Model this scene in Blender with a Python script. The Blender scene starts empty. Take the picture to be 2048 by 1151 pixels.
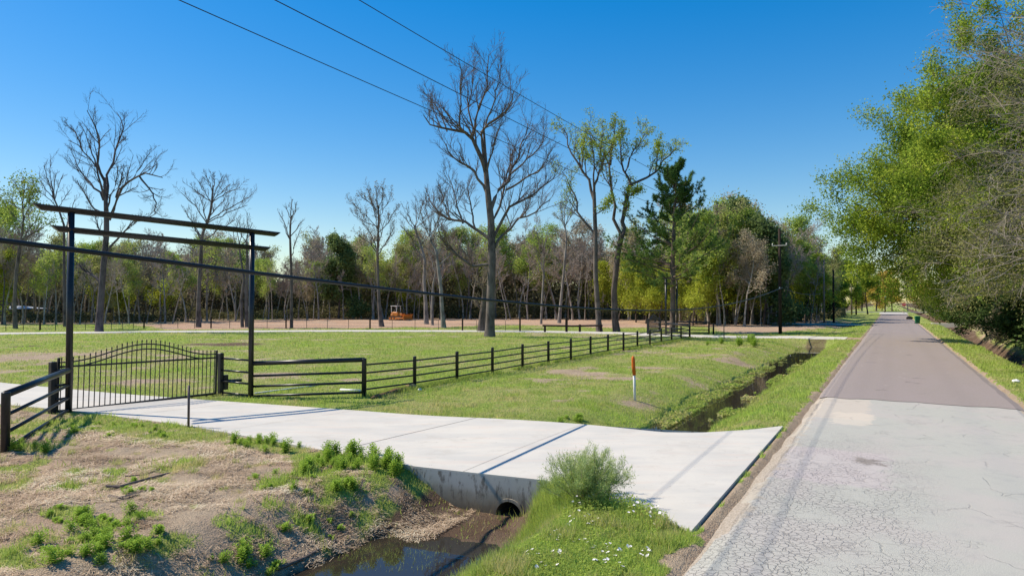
import bpy, math, random
import numpy as np
from mathutils import Vector, Matrix
sc = bpy.context.scene
# ------------------------------------------------------------------ camera, sky, sun
F = 1365.0
HORZ = 604.0
PITCH = math.atan((HORZ - 575.5) / F)
CAMZ = 3.0
cam_d = bpy.data.cameras.new('camera'); cam_d.sensor_width = 36; cam_d.lens = 36 * F / 2048
cam_d.clip_start = .1; cam_d.clip_end = 6000
cam = bpy.data.objects.new('camera', cam_d); sc.collection.objects.link(cam)
cam.location = (0, 0, CAMZ); cam.rotation_euler = (math.pi / 2 + PITCH, 0, 0)
sc.camera = cam
SUN_EL = math.radians(48); SHX, SHY = .968, -.25            # ground direction the shadows fall in
w = bpy.data.worlds.new('World'); sc.world = w; w.use_nodes = True
wn = w.node_tree.nodes; wl = w.node_tree.links
sky = wn.new('ShaderNodeTexSky'); sky.sky_type = 'NISHITA'; sky.sun_disc = False
sky.sun_elevation = SUN_EL; sky.sun_rotation = math.atan2(-SHX, -SHY) % (2 * math.pi)
sky.air_density = 1.15; sky.dust_density = .25; sky.ozone_density = 3.0; sky.altitude = 0
hs = wn.new('ShaderNodeHueSaturation'); hs.inputs['Saturation'].default_value = 1.88; hs.inputs['Hue'].default_value = .508; gm = wn.new('ShaderNodeGamma'); gm.inputs[1].default_value = .7; wl.new(sky.outputs[0], gm.inputs[0]); wl.new(gm.outputs[0], hs.inputs['Color']); wl.new(hs.outputs[0], wn['Background'].inputs[0]); wn['Background'].inputs[1].default_value = .15
sun_d = bpy.data.lights.new('sun', 'SUN'); sun_d.energy = 3.85; sun_d.angle = math.radians(.53); sun_d.color = (1, .90, .74)
sun = bpy.data.objects.new('sun', sun_d); sc.collection.objects.link(sun)
ldir = Vector((SHX * math.cos(SUN_EL), SHY * math.cos(SUN_EL), -math.sin(SUN_EL)))
sun.rotation_euler = ldir.to_track_quat('-Z', 'Y').to_euler(); sun.location = (-20, 5, 40)
sc.view_settings.view_transform = 'Standard'; sc.view_settings.look = 'None'
sc.view_settings.exposure = 0.68; sc.view_settings.gamma = 1
sc.cycles.max_bounces = 6; sc.cycles.transparent_max_bounces = 8
rng = np.random.default_rng(7); random.seed(7)

# ------------------------------------------------------------------ frames and pixels -> ground points
RA = math.atan(.5553)                       # the road runs this far right of the view axis
RS = np.array([math.sin(RA), math.cos(RA)]) # along the road
RV = np.array([-math.cos(RA), math.sin(RA)])# to its left
def sv(x, y): return x * RS[0] + y * RS[1], x * RV[0] + y * RV[1]
def xy(s, v): return s * RS[0] + v * RV[0], s * RS[1] + v * RV[1]
def ray(px, py):
    a, b = (px - 1024) / F, (575.5 - py) / F
    d = np.array([a, math.cos(PITCH) - b * math.sin(PITCH), math.sin(PITCH) + b * math.cos(PITCH)])
    return d / d[1]
def at(px, py, Y): return np.array([0, 0, CAMZ]) + ray(px, py) * Y
def gz(px, py, z=0.0):
    d = ray(px, py); return np.array([0, 0, CAMZ]) + d * ((z - CAMZ) / d[2])
def G(px, py):
    z = 0.0
    for _ in range(8):
        p = gz(px, py, z); z = .5 * z + .5 * float(terrain(p[0], p[1]))
    return gz(px, py, z)
def ss(x, a, b):
    t = np.clip((x - a) / (b - a), 0, 1); return t * t * (3 - 2 * t)
def vnoise(x, y, seed=0):
    x = np.asarray(x, float); y = np.asarray(y, float)
    ix = np.floor(x).astype(np.int64); iy = np.floor(y).astype(np.int64); fx = x - ix; fy = y - iy
    def h(a, b):
        n = (a * 374761393 + b * 668265263 + seed * 974634777) & 0xffffffff
        n = ((n ^ (n >> 13)) * 1274126177) & 0xffffffff
        return ((n ^ (n >> 16)) & 0xffff) / 65535.0
    fx = fx * fx * (3 - 2 * fx); fy = fy * fy * (3 - 2 * fy)
    return (h(ix, iy) * (1 - fx) + h(ix + 1, iy) * fx) * (1 - fy) + (h(ix, iy + 1) * (1 - fx) + h(ix + 1, iy + 1) * fx) * fy
def fbm(x, y, seed=0, o=4):
    a = 0; amp = 1; tot = 0
    for i in range(o):
        a = a + amp * vnoise(x * 2 ** i, y * 2 ** i, seed + i * 17); tot += amp; amp *= .5
    return a / tot
# outline of the near driveway slab, read as s over v for its two long edges
_near = [gz(*p) for p in [(1385, 1065), (1110, 965), (815, 934), (600, 897), (380, 856), (175, 828), (0, 812)]]
_far = [gz(*p) for p in [(1565, 853), (1500, 861), (1400, 867), (1325, 866), (1200, 853), (1000, 834), (690, 812), (450, 797), (235, 783), (98, 771), (0, 762)]]
NE = sorted((sv(p[0], p[1])[1], sv(p[0], p[1])[0]) for p in _near); FE = sorted((sv(p[0], p[1])[1], sv(p[0], p[1])[0]) for p in _far)
def ext(E, to, k):
    v0, s0 = E[-1]; return E + [(to, s0 + (to - v0) * k)]
NE = ext(NE, 60, -.02); FE = ext(FE, 60, .03)
NEv, NEs = map(np.array, zip(*NE)); FEv, FEs = map(np.array, zip(*FE))
def near_s(v): return np.interp(v, NEv, NEs)
def far_s(v): return np.interp(v, FEv, FEs)
V0 = .5 * (NEv[0] + FEv[0])
def field(s, v): return (.05 - .18 * ss(s, 9, 16)) * ss(v, 6, 12) - .0 * s
PATH = np.array([gz(px, py, -.13)[:2] for px, py in [(-500, 679), (0, 667), (330, 663), (700, 661.5), (1000, 662), (1190, 664.5), (1300, 668)]]
                + [[13.2, 65.4], [18.4, 62.3], [27.9, 57.0]])
PW = np.array([2.1, 2.1, 2.0, 2.0, 2.0, 1.9, 1.9, 2.0, 2.0, 2.3])
def dist_path(x, y):
    d = np.full(np.shape(x), 1e9)
    for a, b in zip(PATH[:-1], PATH[1:]):
        ab = b - a; t = np.clip(((x - a[0]) * ab[0] + (y - a[1]) * ab[1]) / (ab @ ab), 0, 1)
        d = np.minimum(d, np.hypot(x - a[0] - t * ab[0], y - a[1] - t * ab[1]))
    return d
def ditches(s, v):
    k = ss(s, 11, 14.5)
    nw = ss(s, 9.0, 9.9); ci = (4.95 + .62 * nw) * (1 - k) + 4.9 * k; co = (6.55 + .45 * (1 - ss(s, 8, 9.2))) * (1 - k) + 5.4 * k
    wob = (fbm(s * .35, v * 0, 5, 3) - .5) * 1.1 * k
    pw = (fbm(s * .9, v * .9, 44, 3) - .5) * 1.6; pool = ss(v + pw * .4, 4.8, 5.35) * (1 - ss(v, 6.9, 7.3)) * (1 - ss(s + pw, 8.4, 9.2)) * (1 - k)
    dep = (.665 + .14 * pool) * (1 - k) + .70 * k
    dep = dep * (1 - ss(s, 58.5, 61.5) * (1 - .3 * ss(s, 72, 76))) * (1 - ss(s, 150, 170))
    a0 = (3.9 + .72 * nw) * (1 - k) + 3.0 * k
    left = ss(v, a0, ci + wob * .4) * (1 - ss(v, co + wob, co + 1.5 + k * 1.9 + wob))
    zr = -1.25 * ss(-v, 5.2, 6.6) * (1 - ss(-v, 7.3, 8.8)) - .25 * ss(-v, 4.7, 6.6)
    zr = zr * (1 - .7 * ss(s, 88, 92))
    return -dep * left + zr
def terrain(x, y):
    s, v = sv(x, y); return field(s, v) + ditches(s, v)
def in_slab(s, v, m=0.0): return (v > V0 - .05 - m) & (v < 60) & (s > near_s(v) - m) & (s < far_s(v) + m)
def height(x, y):
    s, v = sv(x, y); z = field(s, v) + ditches(s, v)
    r = np.hypot(x, y)
    m = ss(v, 2.2, 3.4) + ss(-v, 3.5, 4.4)
    amp = .045 + .10 * ss(r, 60, 140)
    n = (fbm(x * .9, y * .9, 3, 4) - .5) * 2 * amp
    lump = (fbm(x * 3.2, y * 3.2, 9, 3) - .5) * .085 * (1 - ss(r, 18, 30)) * ss(v, 6.6, 7.6) * (s < near_s(v))
    z = z + n * m + lump + (fbm(x * 4, y * 4, 12, 3) - .5) * .05 * (v > 4.8) * (v < 7.3) * (s < 10)
    z = z + .035 * (in_slab(s, v, .35) & (v > 2.5) & (v < 9))
    dp = dist_path(x, y); z = np.where(dp < 3.5, z - n * m * (1 - ss(dp, 2.3, 3.5)) - .03 * (dp < 2.1), z)
    z = np.where((v < 2.15) & (v > -3.35), -.07, z)
    z = np.where(in_slab(s, v, -.02), np.minimum(z, field(s, v) - .09), z)
    return z

# ------------------------------------------------------------------ object helpers
def link(o): sc.collection.objects.link(o); return o
def tag(o, label=None, cat=None, group=None, kind=None):
    if label: o['label'] = label
    if cat: o['category'] = cat
    if group: o['group'] = group
    if kind: o['kind'] = kind
    return o
def empty(name, loc, rz=0, **k):
    o = bpy.data.objects.new(name, None); link(o); o.location = loc; o.rotation_euler = (0, 0, rz); o.empty_display_size = .2
    return tag(o, **k)
def npmesh(name, V, faces, mat, parent=None, cols=None, smooth=False, loc=None):
    """faces: list of int arrays (n, k), each of one face size"""
    me = bpy.data.meshes.new(name); V = np.ascontiguousarray(V, np.float32)
    me.vertices.add(len(V)); me.vertices.foreach_set('co', V.ravel())
    faces = [np.asarray(f, np.int32) for f in faces if len(f)]
    lv = np.concatenate([f.ravel() for f in faces]); tot = np.concatenate([np.full(len(f), f.shape[1], np.int32) for f in faces])
    st = np.concatenate([[0], np.cumsum(tot)[:-1]]).astype(np.int32)
    me.loops.add(len(lv)); me.loops.foreach_set('vertex_index', lv)
    me.polygons.add(len(tot)); me.polygons.foreach_set('loop_start', st); me.polygons.foreach_set('loop_total', tot)
    me.polygons.foreach_set('use_smooth', np.full(len(tot), bool(smooth)))
    me.update(calc_edges=True)
    if cols is not None:
        c = np.asarray(cols, np.float32)
        if c.ndim == 1: c = np.stack([c, c, c], 1)
        c4 = np.ones((len(V), 4), np.float32); c4[:, :3] = c
        a = me.attributes.new('col', 'FLOAT_COLOR', 'POINT'); a.data.foreach_set('color', c4.ravel())
    me.materials.append(mat)
    o = bpy.data.objects.new(name, me); link(o)
    if parent: o.parent = parent
    if loc is not None: o.location = loc
    return o
class MB:
    def __init__(s): s.v = []; s.f = []; s.n = 0
    def add(s, V, Fs): s.v += [tuple(p) for p in V]; s.f += [tuple(i + s.n for i in f) for f in Fs]; s.n += len(V); return s
    def box(s, c, size, rz=0, bev=0.0, M=None):
        hx, hy, hz = [k / 2 for k in size]; b = min(bev, hx * .9, hy * .9, hz * .9)
        if b <= 0:
            V = [(x, y, z) for z in (-hz, hz) for x, y in ((-hx, -hy), (hx, -hy), (hx, hy), (-hx, hy))]
            Fs = [(3, 2, 1, 0), (4, 5, 6, 7)] + [(i, (i + 1) % 4, (i + 1) % 4 + 4, i + 4) for i in range(4)]
        else:
            V = []; rings = []
            for z, k in ((-hz, b), (-hz + b, 0), (hz - b, 0), (hz, b)):
                r = []
                for sx, sy in ((-1, -1), (1, -1), (1, 1), (-1, 1)):
                    for q in ((0, 1), (1, 0)) if sx * sy > 0 else ((1, 0), (0, 1)):
                        r.append(len(V)); V.append((sx * (hx - k - b * q[0]), sy * (hy - k - b * q[1]), z))
                rings.append(r)
            Fs = [tuple(reversed(rings[0])), tuple(rings[3])]
            for a, c2 in zip(rings[:-1], rings[1:]):
                for i in range(8): Fs.append((a[i], a[(i + 1) % 8], c2[(i + 1) % 8], c2[i]))
        R = Matrix.Rotation(rz, 4, 'Z') if M is None else M
        return s.add([Vector(c) + (R @ Vector(p)).xyz for p in V], Fs)
    def tube(s, pts, rad, n=10, caps=True):
        pts = [Vector(p) for p in pts]; rad = list(rad) if hasattr(rad, '__len__') else [rad] * len(pts)
        V = []; Fs = []; prev = None
        for i, p in enumerate(pts):
            t = (pts[min(i + 1, len(pts) - 1)] - pts[max(i - 1, 0)]).normalized()
            if prev is None: a = t.orthogonal().normalized()
            else: a = (prev - t * prev.dot(t)).normalized()
            prev = a; b = t.cross(a)
            for k in range(n):
                q = 2 * math.pi * k / n; V.append(p + (a * math.cos(q) + b * math.sin(q)) * rad[i])
        for i in range(len(pts) - 1):
            for k in range(n): Fs.append((i * n + k, i * n + (k + 1) % n, (i + 1) * n + (k + 1) % n, (i + 1) * n + k))
        if caps: Fs += [tuple(reversed(range(n))), tuple(range((len(pts) - 1) * n, len(pts) * n))]
        return s.add(V, Fs)
    def build(s, name, mat, parent=None, smooth=False, loc=None):
        me = bpy.data.meshes.new(name); me.from_pydata(s.v, [], s.f); me.materials.append(mat)
        me.polygons.foreach_set('use_smooth', [smooth and len(p.vertices) == 4 for p in me.polygons])
        o = bpy.data.objects.new(name, me); link(o)
        if parent: o.parent = parent
        if loc is not None: o.location = loc
        return o

# ------------------------------------------------------------------ material helpers
class NT:
    def __init__(s, name):
        s.m = bpy.data.materials.new(name); s.m.use_nodes = True; s.t = s.m.node_tree; s.b = s.t.nodes['Principled BSDF']; s.out = s.t.nodes['Material Output']
        s.b.inputs['Specular IOR Level'].default_value = .25
    def n(s, typ, **k):
        o = s.t.nodes.new('ShaderNode' + typ)
        for a, b in k.items(): setattr(o, a, b)
        return o
    def put(s, sock, val):
        if isinstance(val, bpy.types.NodeSocket): s.t.links.new(val, sock)
        elif isinstance(val, tuple) and len(val) == 3 and sock.type == 'RGBA': sock.default_value = (*val, 1)
        else: sock.default_value = val
    def noise(s, scale, detail=4, rough=.55, vec=None, dist=0, color=False):
        o = s.n('TexNoise'); s.put(o.inputs['Scale'], scale); s.put(o.inputs['Detail'], detail); s.put(o.inputs['Roughness'], rough); s.put(o.inputs['Distortion'], dist)
        s.put(o.inputs['Vector'], vec if vec is not None else s.coord()); return o.outputs['Color' if color else 'Fac']
    def coord(s):
        if not hasattr(s, '_c'): s._c = s.n('TexCoord').outputs['Object']
        return s._c
    def world(s): return s.n('NewGeometry').outputs['Position']
    def scale(s, vec, sc_):
        o = s.n('Mapping'); s.put(o.inputs['Vector'], vec); o.inputs['Scale'].default_value = sc_; return o.outputs[0]
    def ramp(s, fac, stops, interp='LINEAR'):
        o = s.n('ValToRGB'); o.color_ramp.interpolation = interp; e = o.color_ramp.elements
        while len(e) < len(stops): e.new(.5)
        for q, (p, c) in zip(e, stops): q.position = p; q.color = (*c, 1) if isinstance(c, tuple) else (c, c, c, 1)
        s.put(o.inputs['Fac'], fac); return o.outputs['Color']
    def mix(s, fac, a, b, mode='MIX'):
        o = s.n('Mix', data_type='RGBA', blend_type=mode); s.put(o.inputs[0], fac); s.put(o.inputs[6], a); s.put(o.inputs[7], b); return o.outputs[2]
    def math(s, op, a, b=0.0, c=0.0, clamp=False):
        o = s.n('Math', operation=op, use_clamp=clamp); s.put(o.inputs[0], a); s.put(o.inputs[1], b); s.put(o.inputs[2], c); return o.outputs[0]
    def sstep(s, x, a, b):
        o = s.n('MapRange', interpolation_type='SMOOTHSTEP'); s.put(o.inputs[0], x); s.put(o.inputs[1], a); s.put(o.inputs[2], b); return o.outputs[0]
    def attr(s, name='col'):
        o = s.n('Attribute'); o.attribute_name = name; return o
    def sep(s, v):
        o = s.n('SeparateXYZ'); s.put(o.inputs[0], v); return o.outputs
    def bump(s, h, strength=.5, dist=.02):
        o = s.n('Bump'); s.put(o.inputs['Height'], h); o.inputs['Strength'].default_value = strength; o.inputs['Distance'].default_value = dist
        s.put(s.b.inputs['Normal'], o.outputs[0]); return o
    def base(s, c): s.put(s.b.inputs['Base Color'], c); return s
    def rough(s, r): s.put(s.b.inputs['Roughness'], r); return s
    def spec(s, r): s.put(s.b.inputs['Specular IOR Level'], r); return s
def simple(name, c1, c2=None, scale=4, rough=.7, metal=0, spec=.3, bump=0, bdist=.01, stretch=None):
    t = NT(name); c2 = c2 or tuple(k * .75 for k in c1)
    vec = t.coord() if stretch is None else t.scale(t.coord(), stretch)
    f = t.noise(scale, 5, .6, vec); t.base(t.mix(t.sstep(f, .3, .7), c1, c2)).rough(rough).spec(spec); t.b.inputs['Metallic'].default_value = metal
    if bump: t.bump(t.noise(scale * 3, 4, .6, vec), bump, bdist)
    return t.m
LEAFK = 1.6
def leafmat(name, c1, c2, c3=None, trans=.35):
    t = NT(name); a = t.attr(); f = t.sep(a.outputs['Vector'])[0]
    c1, c2, c3 = [tuple(min(.8, k * LEAFK) for k in c) for c in (c1, c2, c3 or c2)]; col = t.ramp(f, [(0, c1), (.55, c2), (1, c3)])
    d = t.n('BsdfDiffuse'); t.put(d.inputs[0], col); tr = t.n('BsdfTranslucent'); t.put(tr.inputs[0], col)
    m = t.n('MixShader'); m.inputs[0].default_value = trans; t.t.links.new(d.outputs[0], m.inputs[1]); t.t.links.new(tr.outputs[0], m.inputs[2])
    t.t.links.new(m.outputs[0], t.out.inputs[0]); return t.m
def barkmat(name, c1, c2, s=6):
    t = NT(name); vec = t.scale(t.coord(), (1, 1, .25))
    f = t.noise(s, 6, .65, vec); g = t.noise(.8, 3, .5)
    t.base(t.mix(t.sstep(g, .35, .65), t.mix(t.sstep(f, .35, .65), c1, c2), tuple(k * 1.15 for k in c2))).rough(.9).spec(.1); t.bump(f, .9, .05); return t.m

M = {}
M['black'] = simple('black_paint', (.012, .012, .014), (.02, .02, .024), 9, .34, 0, .4, .08, .002)
M['black_dull'] = simple('worn_black_paint', (.014, .013, .014), (.03, .028, .028), 5, .45, 0, .4)
M['steel'] = simple('rusty_steel', (.10, .07, .075), (.16, .11, .10), 14, .55, .3, .4)
M['pvc'] = simple('white_plastic', (.75, .75, .72), (.62, .61, .58), 6, .5)
M['orange_plastic'] = simple('orange_plastic', (.72, .16, .015), (.55, .10, .01), 8, .5)
M['wood_pole'] = simple('dark_pole_wood', (.022, .016, .013), (.05, .035, .027), 8, .85, 0, .15, .5, .01, (1, 1, .1))
M['wood_pale'] = simple('weathered_pole_wood', (.20, .16, .11), (.30, .25, .19), 8, .85, 0, .15, .5, .01, (1, 1, .1))
M['log'] = simple('rotten_timber', (.16, .08, .04), (.28, .17, .09), 12, .9, 0, .1, .7, .02)
M['rock'] = simple('clay_lump', (.42, .30, .17), (.28, .2, .12), 9, .95, 0, .1, .7, .03)
M['wire'] = simple('dark_cable', (.015, .016, .02), (.02, .022, .026), 3, .5)
M['rust_wire'] = simple('galvanised_wire', (.10, .09, .08), (.16, .14, .12), 3, .6)
M['tpost'] = simple('fence_post_steel', (.05, .06, .05), (.09, .08, .06), 5, .7)
M['dozer'] = simple('orange_machine_paint', (.70, .23, .03), (.48, .15, .02), 3, .5, 0, .4)
M['track'] = simple('dirty_track_steel', (.06, .045, .04), (.14, .09, .06), 6, .8, .2)
M['glass'] = simple('dark_cab_interior', (.02, .02, .022), (.03, .03, .03), 3, .3)
M['binplastic'] = simple('green_bin_plastic', (.01, .16, .07), (.015, .12, .05), 4, .5)
M['rubber'] = simple('black_rubber', (.015, .015, .015), None, 5, .8)
M['sign_red'] = simple('red_sign_face', (.5, .02, .02), None, 2, .4)
M['white_paint'] = simple('white_paint', (.75, .75, .74), (.68, .67, .65), 5, .6)
M['siding'] = simple('pale_yellow_siding', (.72, .60, .33), (.62, .52, .28), 1.5, .8)
M['tan_brick'] = simple('tan_brick', (.36, .25, .16), (.28, .19, .12), 3, .9)
M['shingle'] = simple('brown_roof_shingle', (.12, .085, .075), (.18, .13, .11), 2, .9)
M['metal_roof'] = simple('pale_metal_roof', (.55, .58, .6), (.45, .47, .5), 1, .5, .2)
M['shed'] = simple('dark_shed_wall', (.04, .05, .055), (.07, .08, .08), 2, .8)
M['twig'] = simple('dead_twig', (.13, .10, .085), (.22, .17, .14), 12, .9, 0, .1)
M['bark_grey'] = barkmat('grey_bark', (.055, .045, .042), (.155, .13, .115))
M['bark_dark'] = barkmat('dark_bark', (.05, .04, .035), (.13, .105, .09))
M['bark_pale'] = barkmat('pale_bark', (.11, .095, .085), (.26, .235, .21))
M['bark_dead'] = barkmat('dead_wood_bark', (.04, .032, .036), (.12, .10, .10))
M['bark_pine'] = barkmat('pine_bark', (.06, .045, .035), (.17, .13, .105))
M['twig_grey'] = simple('fine_grey_twigs', (.20, .15, .13), (.13, .10, .085), .6, .9, 0, .05)
M['bark_wood'] = barkmat('woodland_bark', (.14, .12, .10), (.40, .355, .30))
M['twig_wood'] = simple('woodland_twigs', (.44, .37, .31), (.32, .265, .22), .6, .9, 0, .05)
M['twig_brown'] = simple('fine_brown_twigs', (.24, .18, .14), (.33, .26, .205), .6, .9, 0, .05)
M['twig_pale'] = simple('fine_pale_twigs', (.36, .31, .26), (.22, .18, .15), .6, .9, 0, .05)
M['lf_spring'] = leafmat('spring_green_leaves', (.10, .15, .025), (.17, .23, .04), (.27, .31, .07))
M['lf_yellow'] = leafmat('yellow_green_leaves', (.17, .20, .025), (.26, .29, .035), (.36, .36, .07))
M['lf_olive'] = leafmat('olive_leaves', (.09, .10, .035), (.15, .155, .05), (.22, .20, .08))
M['lf_brown'] = leafmat('budding_brown_leaves', (.10, .085, .055), (.165, .14, .09), (.24, .21, .13))
M['lf_gold'] = leafmat('golden_leaves', (.26, .19, .04), (.38, .28, .06), (.45, .35, .09))
M['lf_dark'] = leafmat('evergreen_leaves', (.022, .04, .014), (.04, .065, .02), (.075, .10, .03), .2)
M['lf_oak'] = leafmat('oak_leaves', (.065, .115, .015), (.165, .225, .028), (.32, .355, .05), .35)
M['lf_pine'] = leafmat('pine_needles', (.035, .075, .025), (.08, .135, .035), (.20, .25, .06), .2)
for _k, _a, _b, _c in (('w_spring', (.16, .225, .045), (.26, .325, .07), (.38, .42, .11)), ('w_olive', (.15, .165, .065), (.24, .25, .095), (.33, .31, .13)), ('w_brown', (.19, .16, .11), (.28, .24, .165), (.36, .31, .21)), ('w_dark', (.06, .09, .035), (.10, .14, .05), (.17, .21, .07))):
    M[_k] = leafmat('wood_' + _k[2:] + '_leaves', _a, _b, _c, .45)
M['lf_weed'] = leafmat('weed_leaves', (.09, .15, .02), (.17, .255, .035), (.32, .42, .075), .35)
M['lf_fern'] = leafmat('feathery_shrub_leaves', (.11, .16, .045), (.22, .28, .09), (.40, .43, .20), .35)

# ------------------------------------------------------------------ ground, with what grows on it
def patches(x, y, L):
    m = 0
    for px, py, r, k in L:
        c = gz(px, py, -.05); d2 = ((x - c[0]) ** 2 + (y - c[1]) ** 2) / r ** 2
        m = np.maximum(m, k * np.exp(-d2))
    return m
GREENP = [(250, 862, .8, 1), (180, 850, .7, 1), (330, 880, .6, .9), (420, 880, .6, .9), (500, 890, .5, .9), (560, 900, .45, 1), (640, 925, .55, 1), (700, 935, .6, 1), (760, 945, .5, 1), (230, 1060, .34, 1), (290, 1040, .3, 1), (180, 1085, .26, 1), (130, 1035, .25, 1),
          (320, 1085, .22, 1), (270, 1090, .22, 1), (120, 1110, .25, 1), (480, 1125, .35, 1), (530, 1110, .25, 1), (420, 1135, .3, 1), (60, 905, .6, .9), (20, 990, .3, .6), (560, 975, .25, .9), (610, 960, .2, .8), (680, 970, .3, .9), (40, 1130, .35, .8), (220, 985, .15, .7), (240, 955, .12, .6), (100, 860, 1., .6)]
BROWNP = [(1150, 742, 1.6, .9), (1240, 756, 1.0, .9), (1195, 752, 1., .8), (1090, 755, 1.3, .7), (1300, 735, 1.6, .5), (1130, 800, .6, .8), (1110, 815, .4, .5), (1450, 715, 2.5, .6), (60, 712, 4, .75), (300, 760, 1.5, .5), (200, 745, 1.2, .5), (560, 745, .8, .8), (620, 755, .7, .6), (690, 755, .6, .7), (820, 735, .8, .5), (690, 830, .5, .3), (900, 800, .5, .5)]
DARKP = [(470, 686, 2.8, .9), (400, 686, 2.5, .7), (520, 685, 1.5, .6), (50, 690, 1.6, .8)]
LOT = np.array([gz(px, py, -.13)[:2] for px, py in [(330, 657), (270, 651), (400, 641), (560, 638), (800, 634), (1050, 633), (1300, 634), (1420, 636), (1430, 652), (1260, 655), (1200, 655), (1030, 650), (900, 653), (760, 656), (560, 658), (430, 658)]])
LOT2 = np.array([gz(px, py, -.1)[:2] for px, py in [(1425, 662), (1400, 645), (1500, 640), (1640, 638), (1690, 643), (1700, 650), (1660, 657), (1560, 664), (1480, 665)]])
def inpoly(x, y, P):
    c = np.zeros(np.shape(x), bool); j = len(P) - 1
    for i in range(len(P)):
        a, b = P[i], P[j]
        c ^= ((a[1] > y) != (b[1] > y)) & (x < (b[0] - a[0]) * (y - a[1]) / (b[1] - a[1] + 1e-12) + a[0]); j = i
    return c
def veg(x, y):
    """green cover, bare reddish soil, mud: each 0..1"""
    s, v = sv(x, y); r = np.hypot(x, y)
    n1 = fbm(x * .13, y * .13, 21, 4); n2 = fbm(x * .8, y * .8, 31, 4); n3 = fbm(x * 3, y * 3, 41, 3)
    g = .88 + 1.1 * (n1 - .5) + 1.5 * (n2 - .5)
    g = g - .85 * patches(x, y, BROWNP)
    fore = (s < near_s(v)) & (v > 6.2)
    gf = .12 + 1.5 * (n2 - .52) + 1.2 * (n3 - .5) + 1.05 * patches(x, y, GREENP) + .8 * ss(s, near_s(v) - .8, near_s(v) - .1) * (n3 > .35)
    g = np.where(fore, gf, g)
    verge = v < 4.75 - .3 * (n2 - .5)
    g = np.where(verge, .95 + .7 * (n2 - .5), g)
    shoulder = (v > 1.9) & (v < 2.22 + .45 * (n3 - .4)) | (v < -3.2) & (v > -3.42 - .45 * (n3 - .4))
    g = np.where(shoulder, .15, g)
    bare = ss(n2, .5, .68) * .5
    jx, jy = x + 6 * (n2 - .5), y + 10 * (n1 - .5)
    lot = inpoly(jx, jy, LOT); lot2 = inpoly(jx, jy, LOT2)
    g = np.where(lot, -.2, g); bare = np.where(lot, 1.0, bare)
    g = np.where(lot2, -.05 + .8 * (n2 - .5), g); bare = np.where(lot2, .55, bare)
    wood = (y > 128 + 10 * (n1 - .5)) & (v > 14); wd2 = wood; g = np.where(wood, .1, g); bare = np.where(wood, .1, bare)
    wood = (y > 98 + .02 * (x + 60)) & (x < -48); g = np.where(wood, .35, g)
    g = np.where(v < -7.6, .6 + 1.2 * (n2 - .5), g)
    k = ss(s, 11, 14.5)
    mud = (ss(v, 4.5, 5.0) * (1 - ss(v, 6.9, 7.5)) * (1 - k))
    mud = np.maximum(mud, ss(v, 4.3, 4.7) * (1 - ss(v, 5.9, 6.4)) * k * .6 * (s < 64))
    mud = np.maximum(mud, ss(-v, 6.1, 6.6) * (1 - .6 * ss(-v, 7.6, 8.4)))
    mud = np.maximum(mud, patches(x, y, DARKP) * (r > 30))
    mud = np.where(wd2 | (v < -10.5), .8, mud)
    dp = dist_path(x, y); g = np.where(dp < 2.2, 0, g)
    return np.clip(g, 0, 1), np.clip(bare, 0, 1), np.clip(mud, 0, 1), lot
def axis(fine0, fine1, d, lo, hi, k):
    a = list(np.arange(fine0, fine1, d)); st = d
    while a[-1] < hi: st *= k; a.append(a[-1] + st)
    st = d; b = []; c = fine0
    while c > lo: st *= k; c -= st; b.append(c)
    return np.array(b[::-1] + a)
SX = axis(2.5, 26, .09, -300, 2500, 1.022); VX = axis(-9, 14, .09, -1500, 1500, 1.03)
Sg, Vg = np.meshgrid(SX, VX, indexing='ij'); X, Y = xy(Sg, Vg)
Z = height(X, Y)
g_, b_, m_, lot_ = veg(X, Y)
V = np.stack([X, Y, Z], -1).reshape(-1, 3); nv = len(VX); ns_ = len(SX)
i = (np.arange(ns_ - 1)[:, None] * nv + np.arange(nv - 1)[None]).ravel()
quads = np.stack([i, i + 1, i + nv + 1, i + nv], 1)[:, ::-1]
t = NT('ground'); P = t.world(); ms = t.sep(t.attr().outputs['Vector'])
nA = t.noise(1.3, 6, .6, P); nB = t.noise(9, 5, .65, P); nC = t.noise(42, 3, .6, P); nD = t.noise(.25, 4, .5, P)
green = t.mix(t.sstep(nB, .3, .7), (.22, .275, .06), (.33, .39, .10)); green = t.mix(t.math('MULTIPLY', t.sstep(nD, .4, .65), .55), green, (.34, .33, .13))
green = t.mix(t.math('MULTIPLY', t.sstep(nA, .48, .62), .5), green, (.20, .29, .06))
straw = t.mix(t.sstep(nC, .35, .65), (.26, .185, .125), (.50, .39, .27)); straw = t.mix(t.sstep(nA, .4, .62), straw, (.44, .34, .235))
straw = t.mix(t.math('MULTIPLY', t.sstep(nB, .55, .68), .6), straw, (.17, .125, .09))
soil = t.mix(t.sstep(nB, .35, .65), (.50, .33, .22), (.40, .25, .165)); soil = t.mix(t.math('MULTIPLY', t.sstep(nD, .45, .6), .6), soil, (.42, .32, .23))
dry = t.mix(ms[1], straw, soil)
gf = t.math('ADD', ms[0], t.math('MULTIPLY', t.math('SUBTRACT', nB, .5), 1.0)); gf = t.math('ADD', gf, t.math('MULTIPLY', t.math('SUBTRACT', nC, .5), .6))
c = t.mix(t.sstep(gf, .34, .62), dry, green)
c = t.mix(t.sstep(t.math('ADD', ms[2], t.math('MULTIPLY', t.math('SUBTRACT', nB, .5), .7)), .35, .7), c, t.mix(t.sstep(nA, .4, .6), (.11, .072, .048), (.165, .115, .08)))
t.base(c).rough(.95).spec(.1); t.bump(t.math('ADD', nB, nC), .9, .05); M['ground'] = t.m
ground = npmesh('ground', V, [quads], M['ground'], cols=np.stack([g_, b_, m_], -1).reshape(-1, 3), smooth=True); tag(ground, kind='structure')

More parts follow.
